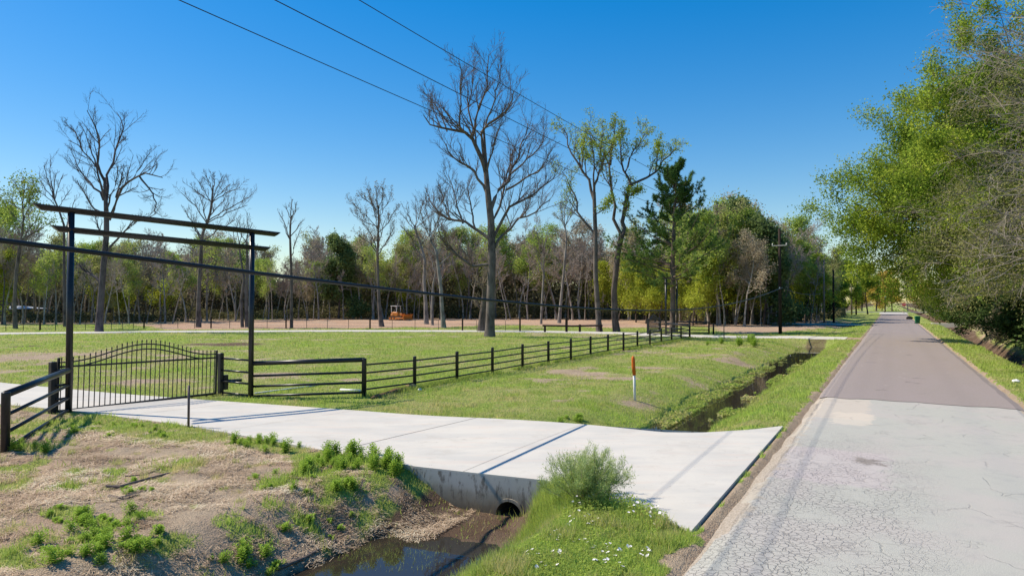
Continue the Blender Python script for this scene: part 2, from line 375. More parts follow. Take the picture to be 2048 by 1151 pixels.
# ------------------------------------------------------------------ roads (local x = along, y = left of the road axis)
def strip(name, s0, s1, ds, vl, vr, z, mat, seed, jag=.05):
    n = int((s1 - s0) / ds) + 1; S_ = np.linspace(s0, s1, n); W = 25
    L = vl + (fbm(S_ * 1.1, S_ * 0, seed, 5) - .5) * 2 * jag; R = vr + (fbm(S_ * 1.1, S_ * 0 + 9, seed, 5) - .5) * 2 * jag
    tt = np.linspace(0, 1, W)[None]; Vv = R[:, None] * (1 - tt) + L[:, None] * tt; Ss = np.repeat(S_[:, None], W, 1)
    Zz = np.full_like(Vv, z); Zz[:, 0] -= .06; Zz[:, -1] -= .06
    P_ = np.stack([Ss, Vv, Zz], -1).reshape(-1, 3); i = (np.arange(n - 1)[:, None] * W + np.arange(W - 1)[None]).ravel()
    o = npmesh(name, P_, [np.stack([i, i + W, i + W + 1, i + 1], 1)], mat); o.rotation_euler = (0, 0, math.pi / 2 - RA); return tag(o, kind='structure')
# old cracked asphalt
t = NT('cracked_asphalt'); P = t.coord(); q = t.sep(P)
agg = t.noise(85, 3, .7); big = t.noise(.55, 5, .6); mid = t.noise(3.2, 5, .6)
c = t.mix(t.sstep(agg, .3, .7), (.30, .292, .255), (.53, .515, .45))
c = t.mix(t.math('MULTIPLY', t.sstep(big, .42, .62), .42), c, (.46, .40, .37))
c = t.mix(t.math('MULTIPLY', t.sstep(mid, .5, .7), .35), c, (.33, .32, .30))
def box(t, q, s0, s1, v0, v1, soft, wob):
    a = t.math('MULTIPLY', t.sstep(t.math('ADD', q[0], wob), s0, s0 + soft), t.sstep(t.math('ADD', q[0], wob), s1 + soft, s1))
    b = t.math('MULTIPLY', t.sstep(t.math('ADD', q[1], wob), v0, v0 + soft), t.sstep(t.math('ADD', q[1], wob), v1 + soft, v1)); return t.math('MULTIPLY', a, b)
wob = t.math('MULTIPLY', t.math('SUBTRACT', mid, .5), .9)
c = t.mix(t.math('MULTIPLY', box(t, q, 19.4, 23.6, .5, 2.6, .12, wob), .75), c, (.52, .45, .37))
c = t.mix(t.math('MULTIPLY', box(t, q, 18.6, 20.6, .4, 1.3, .1, wob), .55), c, (.60, .52, .42))
c = t.mix(t.math('MULTIPLY', box(t, q, 12.3, 15.2, -.1, 2.0, .3, wob), .45), c, (.50, .42, .415))
c = t.mix(t.math('MULTIPLY', box(t, q, 9.5, 30, 1.75, 3, .15, wob), .55), c, (.46, .38, .28))
c = t.mix(t.math('MULTIPLY', box(t, q, 14.2, 14.7, .05, .5, .2, wob), .7), c, (.20, .17, .14))
tyre = t.math('ABSOLUTE', t.math('ADD', q[1], 1.75)); c = t.mix(t.math('MULTIPLY', t.sstep(tyre, .45, .05), .16), c, (.30, .30, .30))
wv = t.n('Vector' + 'Math', operation='ADD'); t.put(wv.inputs[0], P); sc3 = t.n('VectorMath', operation='SCALE'); t.put(sc3.inputs[0], t.noise(5, 3, .6, color=True)); sc3.inputs['Scale'].default_value = .16
t.put(wv.inputs[1], sc3.outputs[0])
def cracks(scale, w0, w1):
    v = t.n('TexVoronoi', feature='DISTANCE_TO_EDGE'); v.inputs['Scale'].default_value = scale; t.put(v.inputs['Vector'], wv.outputs[0]); return t.sstep(v.outputs['Distance'], w1, w0)
zone = t.math('MULTIPLY', t.sstep(q[1], -1.2, .6), t.sstep(t.math('ADD', q[0], t.math('MULTIPLY', big, 6)), 21.5, 16.5))
zone = t.math('MULTIPLY', zone, t.sstep(t.noise(1.1, 3, .6), .36, .52)); zone = t.math('MAXIMUM', zone, t.math('MULTIPLY', t.sstep(t.noise(.8, 3, .6, t.scale(P, (1.3, 1.3, 1))), .60, .66), .5))
cr = t.math('MULTIPLY', cracks(10.5, .01, .07), zone)
cr2 = t.math('MULTIPLY', cracks(.9, .004, .016), t.math('MULTIPLY', t.sstep(t.noise(.9, 2), .5, .58), .55))
allc = t.math('MAXIMUM', cr, cr2)
c = t.mix(t.math('MULTIPLY', allc, .5), c, (.13, .12, .115)); t.base(c).rough(.92).spec(.2)
t.bump(t.math('SUBTRACT', t.math('MULTIPLY', agg, .4), allc), .7, .015); M['road_old'] = t.m
t = NT('resurfaced_asphalt'); q = t.sep(t.coord()); agg = t.noise(60, 3, .7); big = t.noise(.4, 5, .6, t.scale(t.coord(), (.35, 1.4, 1)))
c = t.mix(t.sstep(agg, .3, .7), (.235, .195, .175), (.34, .29, .265)); c = t.mix(t.math('MULTIPLY', t.sstep(big, .4, .65), .5), c, (.30, .25, .235))
for cv in (-1.9, .2, .9): c = t.mix(t.math('MULTIPLY', t.sstep(t.math('ABSOLUTE', t.math('SUBTRACT', q[1], cv)), .45, .0), .12), c, (.2, .17, .165))
c = t.mix(t.math('MULTIPLY', t.sstep(t.noise(.7, 4, .6), .64, .7), .5), c, (.15, .125, .12))
c = t.mix(t.math('MULTIPLY', t.sstep(t.noise(1.1, 3, .6, t.scale(t.coord(), (.6, 1.2, 1))), .67, .72), .6), c, (.38, .33, .30))
t.base(c).rough(.9).spec(.2); t.bump(agg, .4, .008); M['road_new'] = t.m
t = NT('concrete'); P = t.world(); n1 = t.noise(.55, 5, .6, t.scale(P, (1, 2.2, 1))); n2 = t.noise(55, 3, .6, P); n3 = t.noise(3, 5, .6, P)
c = t.mix(t.sstep(n1, .35, .65), (.59, .55, .48), (.515, .49, .44)); c = t.mix(t.math('MULTIPLY', t.sstep(t.noise(1.1, 4, .6, t.scale(P, (.5, 3, 1))), .52, .66), .45), c, (.60, .50, .42))
c = t.mix(t.math('MULTIPLY', t.sstep(t.noise(.9, 6, .75, P), .54, .66), .3), c, (.42, .375, .31))
c = t.mix(t.math('MULTIPLY', t.sstep(n2, .52, .75), .3), c, (.44, .42, .40)); c = t.mix(t.math('MULTIPLY', t.sstep(n3, .6, .72), .22), c, (.40, .37, .33))
c = t.mix(t.math('MULTIPLY', t.sstep(t.noise(16, 2, .5, P), .72, .76), .6), c, (.2, .17, .14))
c = t.mix(t.math('MULTIPLY', t.sstep(t.noise(.35, 6, .7, t.scale(P, (1, .5, 1))), .5, .7), .35), c, (.47, .43, .37)); t.base(c).rough(.88).spec(.2); t.bump(n2, .25, .004); M['concrete'] = t.m
t = NT('damp_concrete'); P = t.world(); z = t.sep(P)[2]; n1 = t.noise(2.2, 5, .65, P); n2 = t.noise(9, 5, .7, t.scale(P, (1, 1, .3)))
lv = t.math('ADD', z, t.math('MULTIPLY', t.math('SUBTRACT', n1, .5), .35))
c = t.ramp(t.sstep(lv, -.85, .05), [(0, (.12, .085, .055)), (.3, (.20, .165, .12)), (.62, (.30, .275, .23)), (.8, (.42, .40, .37)), (1, (.46, .445, .42))])
c = t.mix(t.math('MULTIPLY', t.sstep(n2, .50, .64), .75), c, (.10, .085, .07)); t.base(c).rough(.85).spec(.2); t.bump(n2, .4, .01); M['damp'] = t.m
t = NT('gravelly_edge'); n = t.noise(30, 4, .7); t.base(t.mix(t.sstep(n, .35, .65), (.30, .25, .19), (.48, .41, .33))).rough(.95); t.bump(n, .8, .02); M['edge'] = t.m
strip('shoulder', -60, 232, .5, 2.12, -3.36, -.012, M['edge'], 77, .12)
strip('old_road', -60, 23.9, .08, 2.02, -3.22, .012, M['road_old'], 4, .07)
new = strip('resurfaced_road', 23.62, 198, .35, 2.06, -3.26, .024, M['road_new'], 8, .04)
strip('concrete_apron', 198, 226, 2, 2.9, -4.0, .03, M['concrete'], 15, .1)
me = new.data                                             # uneven start of the new surface
co = np.empty(len(me.vertices) * 3, np.float32); me.vertices.foreach_get('co', co); co = co.reshape(-1, 3)
fr = co[:, 0] < 23.7; co[fr, 0] += (fbm(co[fr, 1] * 1.6, co[fr, 1] * 0, 6, 4) - .5) * .7; me.vertices.foreach_set('co', co.ravel())
cs = MB(); a = [xy(226, -60), xy(238, -60), xy(244, 160), xy(232, 160)]; cs.add([(p[0], p[1], .05) for p in a], [(0, 1, 2, 3)])
t = NT('dark_asphalt'); n = t.noise(2, 5, .6); t.base(t.mix(n, (.13, .13, .14), (.20, .20, .21))).rough(.9); M['road_dark'] = t.m
tag(cs.build('cross_road', M['road_dark']), kind='structure')

# ------------------------------------------------------------------ driveway slab with headwall and culvert
vs = np.concatenate([np.arange(V0, 12, .25), np.arange(12, 40, 1.0)]); n = len(vs); W = 12
tt = np.linspace(0, 1, W); Sn, Sf = near_s(vs), far_s(vs)
top = []; 
for k, v in enumerate(vs):
    for u in tt:
        s = Sn[k] * (1 - u) + Sf[k] * u; x, y = xy(s, v); top.append((x, y, float(field(s, v)) + .03))
top = np.array(top); bot = top.copy(); bot[:, 2] -= .19; N0 = len(top)
i = (np.arange(n - 1)[:, None] * W + np.arange(W - 1)[None]).ravel(); fq = [np.stack([i, i + 1, i + W + 1, i + W], 1)]
i0 = np.arange(n - 1) * W; fq.append(np.stack([i0, i0 + W, i0 + W + N0, i0 + N0], 1)); i1 = i0 + W - 1; fq.append(np.stack([i1, i1 + N0, i1 + W + N0, i1 + W], 1))
j = np.arange(W - 1); fq.append(np.stack([j, j + N0, j + 1 + N0, j + 1], 1))
npmesh('driveway', np.concatenate([top, bot]), fq, M['concrete']); tag(bpy.data.objects['driveway'], kind='structure')
M['joint'] = simple('joint_filler', (.20, .18, .155), (.28, .25, .22), 20, .9)
for vj, wj in ((9.62, .022), (6.6, .008), (13.4, .007), (17.4, .012), (21.6, .012), (26, .012)):
    mj = MB(); A = []
    for u in np.linspace(0.0, 1, 14):
        v = vj + .05 * math.sin(u * 3); s = near_s(v) * (1 - u) + far_s(v) * u
        for dv in (-wj / 2, wj / 2): x, y = xy(s, v + dv); A.append((x, y, float(field(s, v)) + .034))
    mj.add(A, [(2 * k, 2 * k + 1, 2 * k + 3, 2 * k + 2) for k in range(13)]); o = mj.build('expansion_joint', M['joint'], bpy.data.objects['driveway'])
# headwall: front face with a round opening, the pipe behind it
vL, vR = 7.6, 4.2
_h = [(v, float(near_s(v)) - .012) for v in (4.93, 7.62)]
hv = lambda v: _h[0][1] + (_h[1][1] - _h[0][1]) * (v - _h[0][0]) / (_h[1][0] - _h[0][0])
cv = 5.72; cz = -.62; R_ = .235
P0 = [xy(float(hv(v)), v) for v in (vR, vL)]
K = 32; ring = []; rect = []
for k in range(K):
    a = 2 * math.pi * k / K; dx, dz = math.cos(a), math.sin(a); v = cv + dx * R_; ring.append((v, cz + dz * R_))
    tx = ((vL - cv) if dx > 0 else (cv - vR)) / max(abs(dx), 1e-6); tz = ((.005 - cz) if dz > 0 else (cz + 1.3)) / max(abs(dz), 1e-6); tq = min(tx, tz); rect.append((cv + dx * tq, cz + dz * tq))
corners = [(vL, .005), (vR, .005), (vR, -1.3), (vL, -1.3)]
hw = MB(); VV = []; 
def wp(v, z, off=0): x, y = xy(float(hv(v)) + off, v); return (x, y, z)
VV = [wp(*p) for p in ring] + [wp(*p) for p in rect]; FF = [(k, (k + 1) % K, K + (k + 1) % K, K + k) for k in range(K)]
for cx, czz in corners:
    ang = math.atan2(czz - cz, cx - cv) % (2 * math.pi); k = int(ang / (2 * math.pi) * K); VV.append(wp(cx, czz)); FF.append((K + k, K + (k + 1) % K, len(VV) - 1))
hw.add(VV, FF)
for vv in (vL, vR): hw.add([wp(vv, .005), wp(vv, .005, .3), wp(vv, -1.3, .3), wp(vv, -1.3)], [(0, 1, 2, 3)])
head = hw.build('headwall', M['damp']); tag(head, 'stained concrete headwall under the near driveway with a round culvert mouth', 'headwall')
pm = MB(); nn = 5; VV = []
for d in range(nn):
    for k in range(K):
        a = 2 * math.pi * k / K; VV.append(wp(cv + math.cos(a) * (R_ - .001), cz + math.sin(a) * (R_ - .001), -.02 + d * 1.1))
pm.add(VV, [(d * K + k, d * K + (k + 1) % K, (d + 1) * K + (k + 1) % K, (d + 1) * K + k) for d in range(nn - 1) for k in range(K)])
VV = []; 
for rr in (R_ - .001, R_ + .05):
    for k in range(K): a = 2 * math.pi * k / K; VV.append(wp(cv + math.cos(a) * rr, cz + math.sin(a) * rr, -.02))
pm.add([wp(cv + math.cos(2 * math.pi * k / K) * R_, cz + math.sin(2 * math.pi * k / K) * R_, 4.4) for k in range(K)], [tuple(range(K))])
pm.build('culvert_pipe', simple('pipe_concrete', (.10, .09, .08), (.06, .05, .045), 9, .9), head)
rm = MB(); rm.add([wp(cv + math.cos(2 * math.pi * k / K) * rr, cz + math.sin(2 * math.pi * k / K) * rr, oo) for rr, oo in ((R_ - .002, .0), (R_ - .002, -.035), (R_ + .045, -.035), (R_ + .045, .0)) for k in range(K)], [(q * K + k, q * K + (k + 1) % K, (q + 1) * K + (k + 1) % K, (q + 1) * K + k) for q in range(3) for k in range(K)]); rm.build('pipe_rim', M['damp'], head)
wy = MB()
for dv in (0.0,):
    pass
# far-side end wall of the slab over the ditch
ew = MB(); ew.add([(*xy(float(far_s(v)) + .01, v), z) for v, z in ((3.4, -.02), (7.4, -.02), (7.4, -1.0), (3.4, -1.0))], [(0, 1, 2, 3)]); ew.build('end_wall', M['damp'], head)
# path and second driveway
PP = []; 
seg = []
for a, b, wa, wb in zip(PATH[:-1], PATH[1:], PW[:-1], PW[1:]):
    m_n = max(2, int(np.linalg.norm(b - a) / 1.5))
    for k in range(m_n): u = k / m_n; seg.append((a * (1 - u) + b * u, wa * (1 - u) + wb * u))
seg.append((PATH[-1], PW[-1])); C_ = np.array([p for p, _ in seg]); Tn = np.gradient(C_, axis=0); Tn /= np.linalg.norm(Tn, axis=1)[:, None]; Nn = np.stack([-Tn[:, 1], Tn[:, 0]], 1)
rows = []
for k in range(len(C_)):
    for u in (-1.04, -1, -.33, .33, 1, 1.04):
        p = C_[k] + Nn[k] * u * (seg[k][1] - .1); s, v = sv(*p); z = float(field(s, v)) + .035 + (0 if v > 8 else -.035 * ss(8 - v, 0, 4)) ; rows.append((p[0], p[1], z - (.15 if abs(u) > 1 else 0)))
rows = np.array(rows); i = (np.arange(len(C_) - 1)[:, None] * 6 + np.arange(5)[None]).ravel()
tag(npmesh('concrete_path', rows, [np.stack([i, i + 6, i + 7, i + 1], 1)], M['concrete']), kind='structure')
p3 = MB(); A = [xy(100, 2.2), xy(103.5, 2.2), xy(104, 20), xy(101, 20)]; p3.add([(a[0], a[1], .0) for a in A], [(0, 1, 2, 3)]); tag(p3.build('gravel_path', M['concrete']), kind='structure')

# ------------------------------------------------------------------ ditch water
t = NT('ditch_water'); t.base((.028, .023, .017)).rough(.03).spec(.6); t.b.inputs['IOR'].default_value = 1.33
t.bump(t.noise(3, 3, .5), .035, .02); M['water'] = t.m
def water(name, s0, s1, v0, v1, z):
    m = MB(); n = 40; A = []
    for k in range(n + 1):
        s = s0 + (s1 - s0) * k / n
        for v in (v0, v1): A.append((*xy(s, v), z))
    m.add(A, [(2 * k, 2 * k + 2, 2 * k + 3, 2 * k + 1) for k in range(n)]); return tag(m.build(name, M['water']), kind='structure')
water('near_ditch_water', -20, 9.75, 4.6, 7.9, -.70)
water('ditch_water', 14.5, 60, 3.6, 7.6, -.585)
water('roadside_water', -10, 100, -9.2, -5.6, -1.38)

# ------------------------------------------------------------------ grass, straw
def scatter(N, r0, r1, a0, a1, seed):
    g = np.random.default_rng(seed); r = r0 * (r1 / r0) ** g.random(N); a = np.radians(a0 + (a1 - a0) * g.random(N)); return g, r * np.sin(a), r * np.cos(a), r
def blades(name, x, y, z, h, wd, yaw, lean, tint, mat):
    n = len(x); dx, dy = np.cos(yaw), np.sin(yaw); V = np.empty((n, 3, 3)); tn = g_rng.random(n) * 6.283
    V[:, 0] = np.stack([x - dx * wd, y - dy * wd, z - .01], 1); V[:, 1] = np.stack([x + dx * wd, y + dy * wd, z - .01], 1)
    V[:, 2] = np.stack([x + np.cos(tn) * lean * h, y + np.sin(tn) * lean * h, z + h * np.sqrt(np.clip(1 - lean ** 2, .05, 1))], 1)
    f = np.arange(n * 3).reshape(n, 3); return npmesh(name, V.reshape(-1, 3), [f], mat, cols=np.repeat(tint, 3))
M['grass'] = leafmat('grass_blades', (.42, .36, .17), (.24, .285, .065), (.30, .38, .08), .45)
M['straw'] = leafmat('dry_straw', (.16, .11, .075), (.44, .34, .235), (.62, .52, .38), .1)
g_rng, x, y, r = scatter(900000, 6.2, 110, -42, 42, 3)
s, v = sv(x, y); gg, bb, mm, ll = veg(x, y)
keep = (g_rng.random(len(x)) < ss(gg, .25, .75) * (1 - .93 * ss(mm, .2, .5))) & ~in_slab(s, v, .0) & ~((v < 2.14) & (v > -3.34)) & (dist_path(x, y) > 2.0)
keep &= ~((v < -6.0) & (v > -7.6))
x, y, r, s, v, gg = [q[keep] for q in (x, y, r, s, v, gg)]; z = height(x, y); n = len(x)
lush = fbm(x * .7, y * .7, 55, 3)
h = (.028 + .05 * g_rng.random(n)) * (.6 + .9 * lush) * (1 + 1.1 * (fbm(x * 1.7, y * 1.7, 58, 3) > .60)) * (1 + .25 * ss(r, 20, 60)) * np.where(v < 4.9, 1.15, 1.0)
wd = .0035 + .00035 * r
tint = np.clip(.56 + .6 * (g_rng.random(n) - .5) + 1.1 * (lush - .5) + 1.3 * (fbm(x * 2.6, y * 2.6, 59, 3) - .5) - .5 * ss(fbm(x * .3, y * .3, 60, 4), .55, .7) + .25 * (gg - .8) + np.where(v < 4.9, .12, 0), 0, 1)
tag(blades('grass', x, y, z, h, wd, g_rng.random(n) * 6.283, .2 + .5 * g_rng.random(n), tint, M['grass']), 'short spring grass growing over the field and verges', 'grass', kind='stuff')
g_rng, x, y, r = scatter(420000, 6.2, 26, -42, 12, 5)
s, v = sv(x, y); gg, bb, mm, ll = veg(x, y)
keep = (s < near_s(v) - .02) & (v > 6.3) & (gg < .6) & (g_rng.random(len(x)) < ss(fbm(x * 1.4, y * 1.4, 91, 4), .34, .62))
x, y, r = x[keep], y[keep], r[keep]; n = len(x); z = height(x, y)
yaw = fbm(x * .5, y * .5, 71, 2) * 9 + g_rng.normal(0, .8, n); L = .03 + .17 * g_rng.random(n) ** 2; wd = .0014 + .00014 * r
dx, dy = np.cos(yaw), np.sin(yaw); tl = g_rng.normal(0, .18, n); zz = z + .012 + .03 * g_rng.random(n)
V = np.empty((n, 4, 3)); V[:, 0] = np.stack([x - dx * L / 2 - dy * wd, y - dy * L / 2 + dx * wd, zz - tl * L / 2], 1); V[:, 1] = np.stack([x - dx * L / 2 + dy * wd, y - dy * L / 2 - dx * wd, zz - tl * L / 2], 1)
V[:, 2] = np.stack([x + dx * L / 2 + dy * wd, y + dy * L / 2 - dx * wd, zz + tl * L / 2], 1); V[:, 3] = np.stack([x + dx * L / 2 - dy * wd, y + dy * L / 2 + dx * wd, zz + tl * L / 2], 1)
tag(npmesh('straw', V.reshape(-1, 3), [np.arange(n * 4).reshape(n, 4)], M['straw'], cols=np.repeat(np.clip(.9 * fbm(x * 1.1, y * 1.1, 61, 3) - .12 + .5 * (g_rng.random(n) - .35), 0, 1), 4)), 'dry mown straw strewn over the bare bank', 'straw', kind='stuff')

# ------------------------------------------------------------------ pipe fences, gate, arches
def rails(parent, A, B, hs, rad, mat, name='rail'):
    for h, rr in zip(hs, rad if hasattr(rad, '__len__') else [rad] * len(hs)):
        MB().tube([(A[0], A[1], A[2] + h), (B[0], B[1], B[2] + h)], rr, 12).build(name, mat, parent, True)
def post(parent, P, h, r, mat, name='post', cap=True):
    p = MB(); x, y, z = P
    rad = [r, r, r * .98, r * .6] if cap else [r, r]
    pts = [(x, y, z - .3), (x, y, z + h - .03), (x, y, z + h - .01), (x, y, z + h)] if cap else [(x, y, z - .3), (x, y, z + h)]
    p.tube(pts, rad, 16); return p.build(name, mat, parent, True)
def loc0(parent, P): return np.array(P) - np.array(parent.location)
L1 = gz(137, 826, 0.0); R1 = gz(501.5, 798, -.17)
zL, zR = 0.0, -.17
def arch(Lp, Rp, hL, hR, label, over=(.80, .9), over2=(.38, .55)):
    root = empty('entrance_arch', tuple((np.array(Lp) + np.array(Rp)) / 2), label=label, cat='arch')
    a, b = loc0(root, Lp), loc0(root, Rp)
    post(root, a, hL, .085, M['black'], cap=False); post(root, b, hR, .085, M['black'], cap=False)
    u = (b - a); u[2] = 0; u /= np.linalg.norm(u); zt0, zt1 = a[2] + hL, b[2] + hR
    for dz, (oa, ob) in ((0.07, over), (-.46, over2)):
        k = (zt1 - zt0) / np.linalg.norm((b - a)[:2])
        for_pts = []
        A = a - u * oa; B = b + u * ob; A[2] = zt0 + dz - k * oa; B[2] = zt1 + dz + k * ob
        m = MB(); T = Vector(B - A).normalized(); side = T.cross(Vector((0, 0, 1))).normalized(); up = side.cross(T); VV = []
        n = 14                                             # pipe beam, both ends mitre cut
        for P_, e in ((A, 1), (B, -1)):
            for q in range(n):
                ang = 2 * math.pi * q / n; o = side * math.cos(ang) * .085 + up * math.sin(ang) * .085
                VV.append(Vector(P_) + o - T * e * (math.sin(ang) * .085 * 1.3))
        m.add(VV, [(q, (q + 1) % n, n + (q + 1) % n, n + q) for q in range(n)] + [tuple(reversed(range(n))), tuple(range(n, 2 * n))])
        m.build('beam', M['black'], root, True)
    return root
arch(L1, R1, 5.42, 5.42, 'tall black pipe entrance arch with two crossbeams beside the near gate')
# the gate behind the arch
GLp = gz(104, 831, -.05); GRp = gz(441, 791, -.17)
d_ = (GRp - GLp); Lg = float(np.linalg.norm(d_[:2])); ga = math.atan2(d_[1], d_[0])
def gate_leaf(parent, L, mat, npick=33):
    lo, mid = .10, 1.30
    def top(t): 
        q = abs(t - .5) * 2; return 1.42 + .42 * (0.5 + .5 * math.cos(math.pi * min(1, q / .92)))
    for zz, rr, nm in ((lo, .035, 'bottom_rail'), (mid, .026, 'middle_rail')): MB().box((L / 2, 0, zz), (L, rr * 2, rr * 2), 0, .006).build(nm, mat, parent)
    for off in (0, -.15): MB().tube([(L * k / 24, 0, top(k / 24) + off if off == 0 or top(k / 24) + off > mid + .0 else mid) for k in range(25)], .02, 8).build('curved_rail', mat, parent, True)
    for k in range(npick):
        t_ = (k + .5) / npick; X_ = L * t_; h = top(t_) + .10
        m = MB(); m.box((X_, 0, (lo + h) / 2 - .03), (.02, .02, h - lo), 0); m.tube([(X_, 0, h - .035), (X_, 0, h - .01), (X_, 0, h + .015), (X_, 0, h + .05)], [.012, .02, .017, .002], 6); m.build('picket', mat, parent)
    for X_ in (0, L): MB().box((X_, 0, (1.5 + lo) / 2), (.06, .06, 1.5 - lo + .1), 0, .008).build('end_stile', mat, parent)
def gate(P, ang, L, label, tilt=0):
    root = empty('gate', tuple(P), ang, label=label, cat='gate'); root.rotation_euler = (0, -tilt, ang); gate_leaf(root, L, M['black_dull']); 
    MB().tube([(L * .93, 0, -.02), (L * .93, 0, .09)], .03, 8).build('roller', M['rubber'], root)
    return root
u_ = d_ / Lg
gate(GLp + u_ * .12, ga, Lg - .32, 'black picket gate with an arched top across the near driveway', math.atan2(d_[2], Lg))
gp = empty('gate_posts', tuple(GLp), label='short square black gate posts and rails joining the near gate to its arch', cat='posts')
for P_ in (GLp, GRp):
    a = loc0(gp, P_); MB().box(a + np.array([0, 0, .62]), (.15, .15, 1.66), ga, .012).build('post', M['black_dull'], gp); 
q = loc0(gp, GRp); MB().box(q + np.array([.12, .1, .45]), (.16, .12, .5), ga, .01).build('latch_box', M['black_dull'], gp); MB().tube([tuple(q + np.array([.1, 0, .5])), tuple(q + np.array([.62, .25, .5]))], .05, 10).build('latch_arm', M['black_dull'], gp, True)
rails(gp, loc0(gp, GRp), loc0(gp, R1), (1.27, .87, .5, .12), .035, M['black']); rails(gp, loc0(gp, GLp), loc0(gp, L1), (1.2, .79, .42, .06), .035, M['black'])
# flared wings
E0 = gz(10, 908, .03); C0 = gz(728, 790, -.06)
for A, B, lab in ((L1, E0, 'black pipe fence panel at the left edge running down from the near arch'), (R1, C0, 'black pipe fence panel of four rails right of the near arch')):
    root = empty('pipe_fence_panel', tuple(B), label=lab, cat='fence'); a, b = loc0(root, A), loc0(root, B)
    u = (b - a) / np.linalg.norm(b - a); post(root, b, 1.22, .08, M['black']); rails(root, a + u * .08, b, (1.17, .76, .42, .10), (.075, .04, .04, .04), M['black'])
# long rail fence parallel to the road
cc = 17.35; pts = []
a0, a15 = 1055.0, 403.0
for k in range(16):
    inv = 1 / 1055 + (1 / 403 - 1 / 1055) * k / 15; Yk = cc * F * inv; Xk = .5553 * Yk - cc
    pts.append(np.array([Xk, Yk, float(terrain(Xk, Yk)) + (.0 if k else 0)]))
pts[0] = C0.copy()
root = empty('rail_fence', tuple(pts[0]), label='long black four rail pipe fence running along the field beside the ditch', cat='fence')
for k, p in enumerate(pts):
    if k: post(root, loc0(root, p), 1.17, .066, M['black'])
for h in (1.0, .73, .46, .19):
    MB().tube([tuple(loc0(root, p) + np.array([0, 0, h + .015 * math.sin(k * 1.7)])) for k, p in enumerate(pts)], .03, 10).build('rail', M['black'], root, True)
# far gate complex
L2 = gz(1332, 670.5, -.13); R2 = gz(1354, 666.5, -.13); E2 = pts[-1]; F2 = gz(1418, 668, -.13)
arch(L2, R2, 5.35, 5.35, 'tall black pipe entrance arch beside the far gate, past the long fence', (.9, .7), (.45, .4))
for A, B, lab in ((L2, E2, 'black pipe fence panel joining the far arch to the long rail fence'), (R2, F2, 'black pipe fence panel right of the far arch by the far driveway')):
    root = empty('pipe_fence_panel', tuple(B), label=lab, cat='fence'); a, b = loc0(root, A), loc0(root, B); post(root, b, 1.25, .08, M['black']); rails(root, a, b, (1.15, .76, .42, .12), (.075, .04, .04, .04), M['black'])
g2a = gz(1296, 668.5, -.13); g2b = gz(1320, 664.5, -.13); dd = g2b - g2a; L_ = float(np.linalg.norm(dd[:2])); an = math.atan2(dd[1], dd[0])
gate(g2a, an, min(L_, 4.4), 'black picket gate with an arched top beside the far arch')
gp = empty('gate_posts', tuple(g2a), label='short square black gate posts and rails joining the far gate to its arch', cat='posts')
for P_ in (g2a, g2b):
    a = loc0(gp, P_); MB().box(a + np.array([0, 0, .65]), (.2, .2, 1.7), an, .012).build('post', M['black_dull'], gp)
rails(gp, loc0(gp, g2a), loc0(gp, L2), (1.2, .8, .45, .1), .035, M['black']); rails(gp, loc0(gp, g2b), loc0(gp, R2), (1.2, .8, .45, .1), .035, M['black'])
o = empty('bollard', tuple(gz(1427, 668.5, -.13)), label='black pipe post standing just right of the far gate panels', cat='post'); post(o, (0, 0, 0), 1.05, .08, M['black'])
# ------------------------------------------------------------------ small roadside things
def upost(px, py, h, r, lab, mat, lean=(0, 0)):
    p = G(px, py); o = MB().tube([(0, 0, -.3), (lean[0] * .5, lean[1] * .5, h * .5), (lean[0], lean[1], h)], r, 14).build('marker_post', mat, None, True, tuple(p)); tag(o, lab, 'post'); return o
upost(377, 855, 1.0, .028, 'thin brown steel post at the grassy edge of the near driveway', M['steel'])
p = G(1270, 800); o = empty('utility_marker', tuple(p), label='white utility marker post with an orange top standing in the grass', cat='marker')
MB().tube([(0, 0, -.2), (-.03, 0, 1.0)], .042, 14).build('shaft', M['pvc'], o, True)
MB().tube([(-.02, 0, .82), (-.045, 0, 1.10), (-.052, 0, 1.32), (-.06, 0, 1.4), (-.062, 0, 1.44)], [.056, .06, .056, .05, .02], 14).build('orange_cap', M['orange_plastic'], o, True)
for (x0, y0, x1, y1, lab, r) in ((508, 788, 645, 770, 'long white plastic pipe lying in the grass behind the near fence panel', .03), (681, 781, 722, 783, 'short white plastic pipe lying at the foot of the corner post', .055)):
    a, b = G(x0, y0), G(x1, y1); MBo = MB().tube([(0, 0, .03), tuple(b - a + np.array([0, 0, .03]))], r, 10).build('plastic_pipe', M['pvc'], None, True, tuple(a)); tag(MBo, lab, 'pipe')
a, b = G(742, 799), G(812, 779); mb = MB(); dv = b - a
mb.tube([tuple(dv * k / 6 + np.array([0, 0, .05 + .02 * math.sin(k * 2)])) for k in range(7)], [.03, .07, .085, .08, .09, .085, .06], 9)
tag(mb.build('fallen_log', M['log'], None, False, tuple(a)), 'rotten red brown log lying in the grass by the corner fence post', 'log')
def lump(name, loc, size, mat, lab, cat, seed=1, sq=.6):
    g = np.random.default_rng(seed); m = MB(); n, k = 14, 8; VV = []
    for i_ in range(k + 1):
        ph = math.pi * i_ / k
        for j_ in range(n):
            th = 2 * math.pi * j_ / n; rr = size * (.8 + .5 * float(vnoise(math.cos(th) * 1.7 + 5 + seed, math.sin(th) * 1.7 + ph * 1.5, seed)))
            VV.append((rr * math.sin(ph) * math.cos(th), rr * math.sin(ph) * math.sin(th), rr * sq * math.cos(ph)))
    m.add(VV, [(i_ * n + j_, i_ * n + (j_ + 1) % n, (i_ + 1) * n + (j_ + 1) % n, (i_ + 1) * n + j_) for i_ in range(k) for j_ in range(n)]); o = m.build(name, mat, None, False, tuple(loc)); return tag(o, lab, cat)
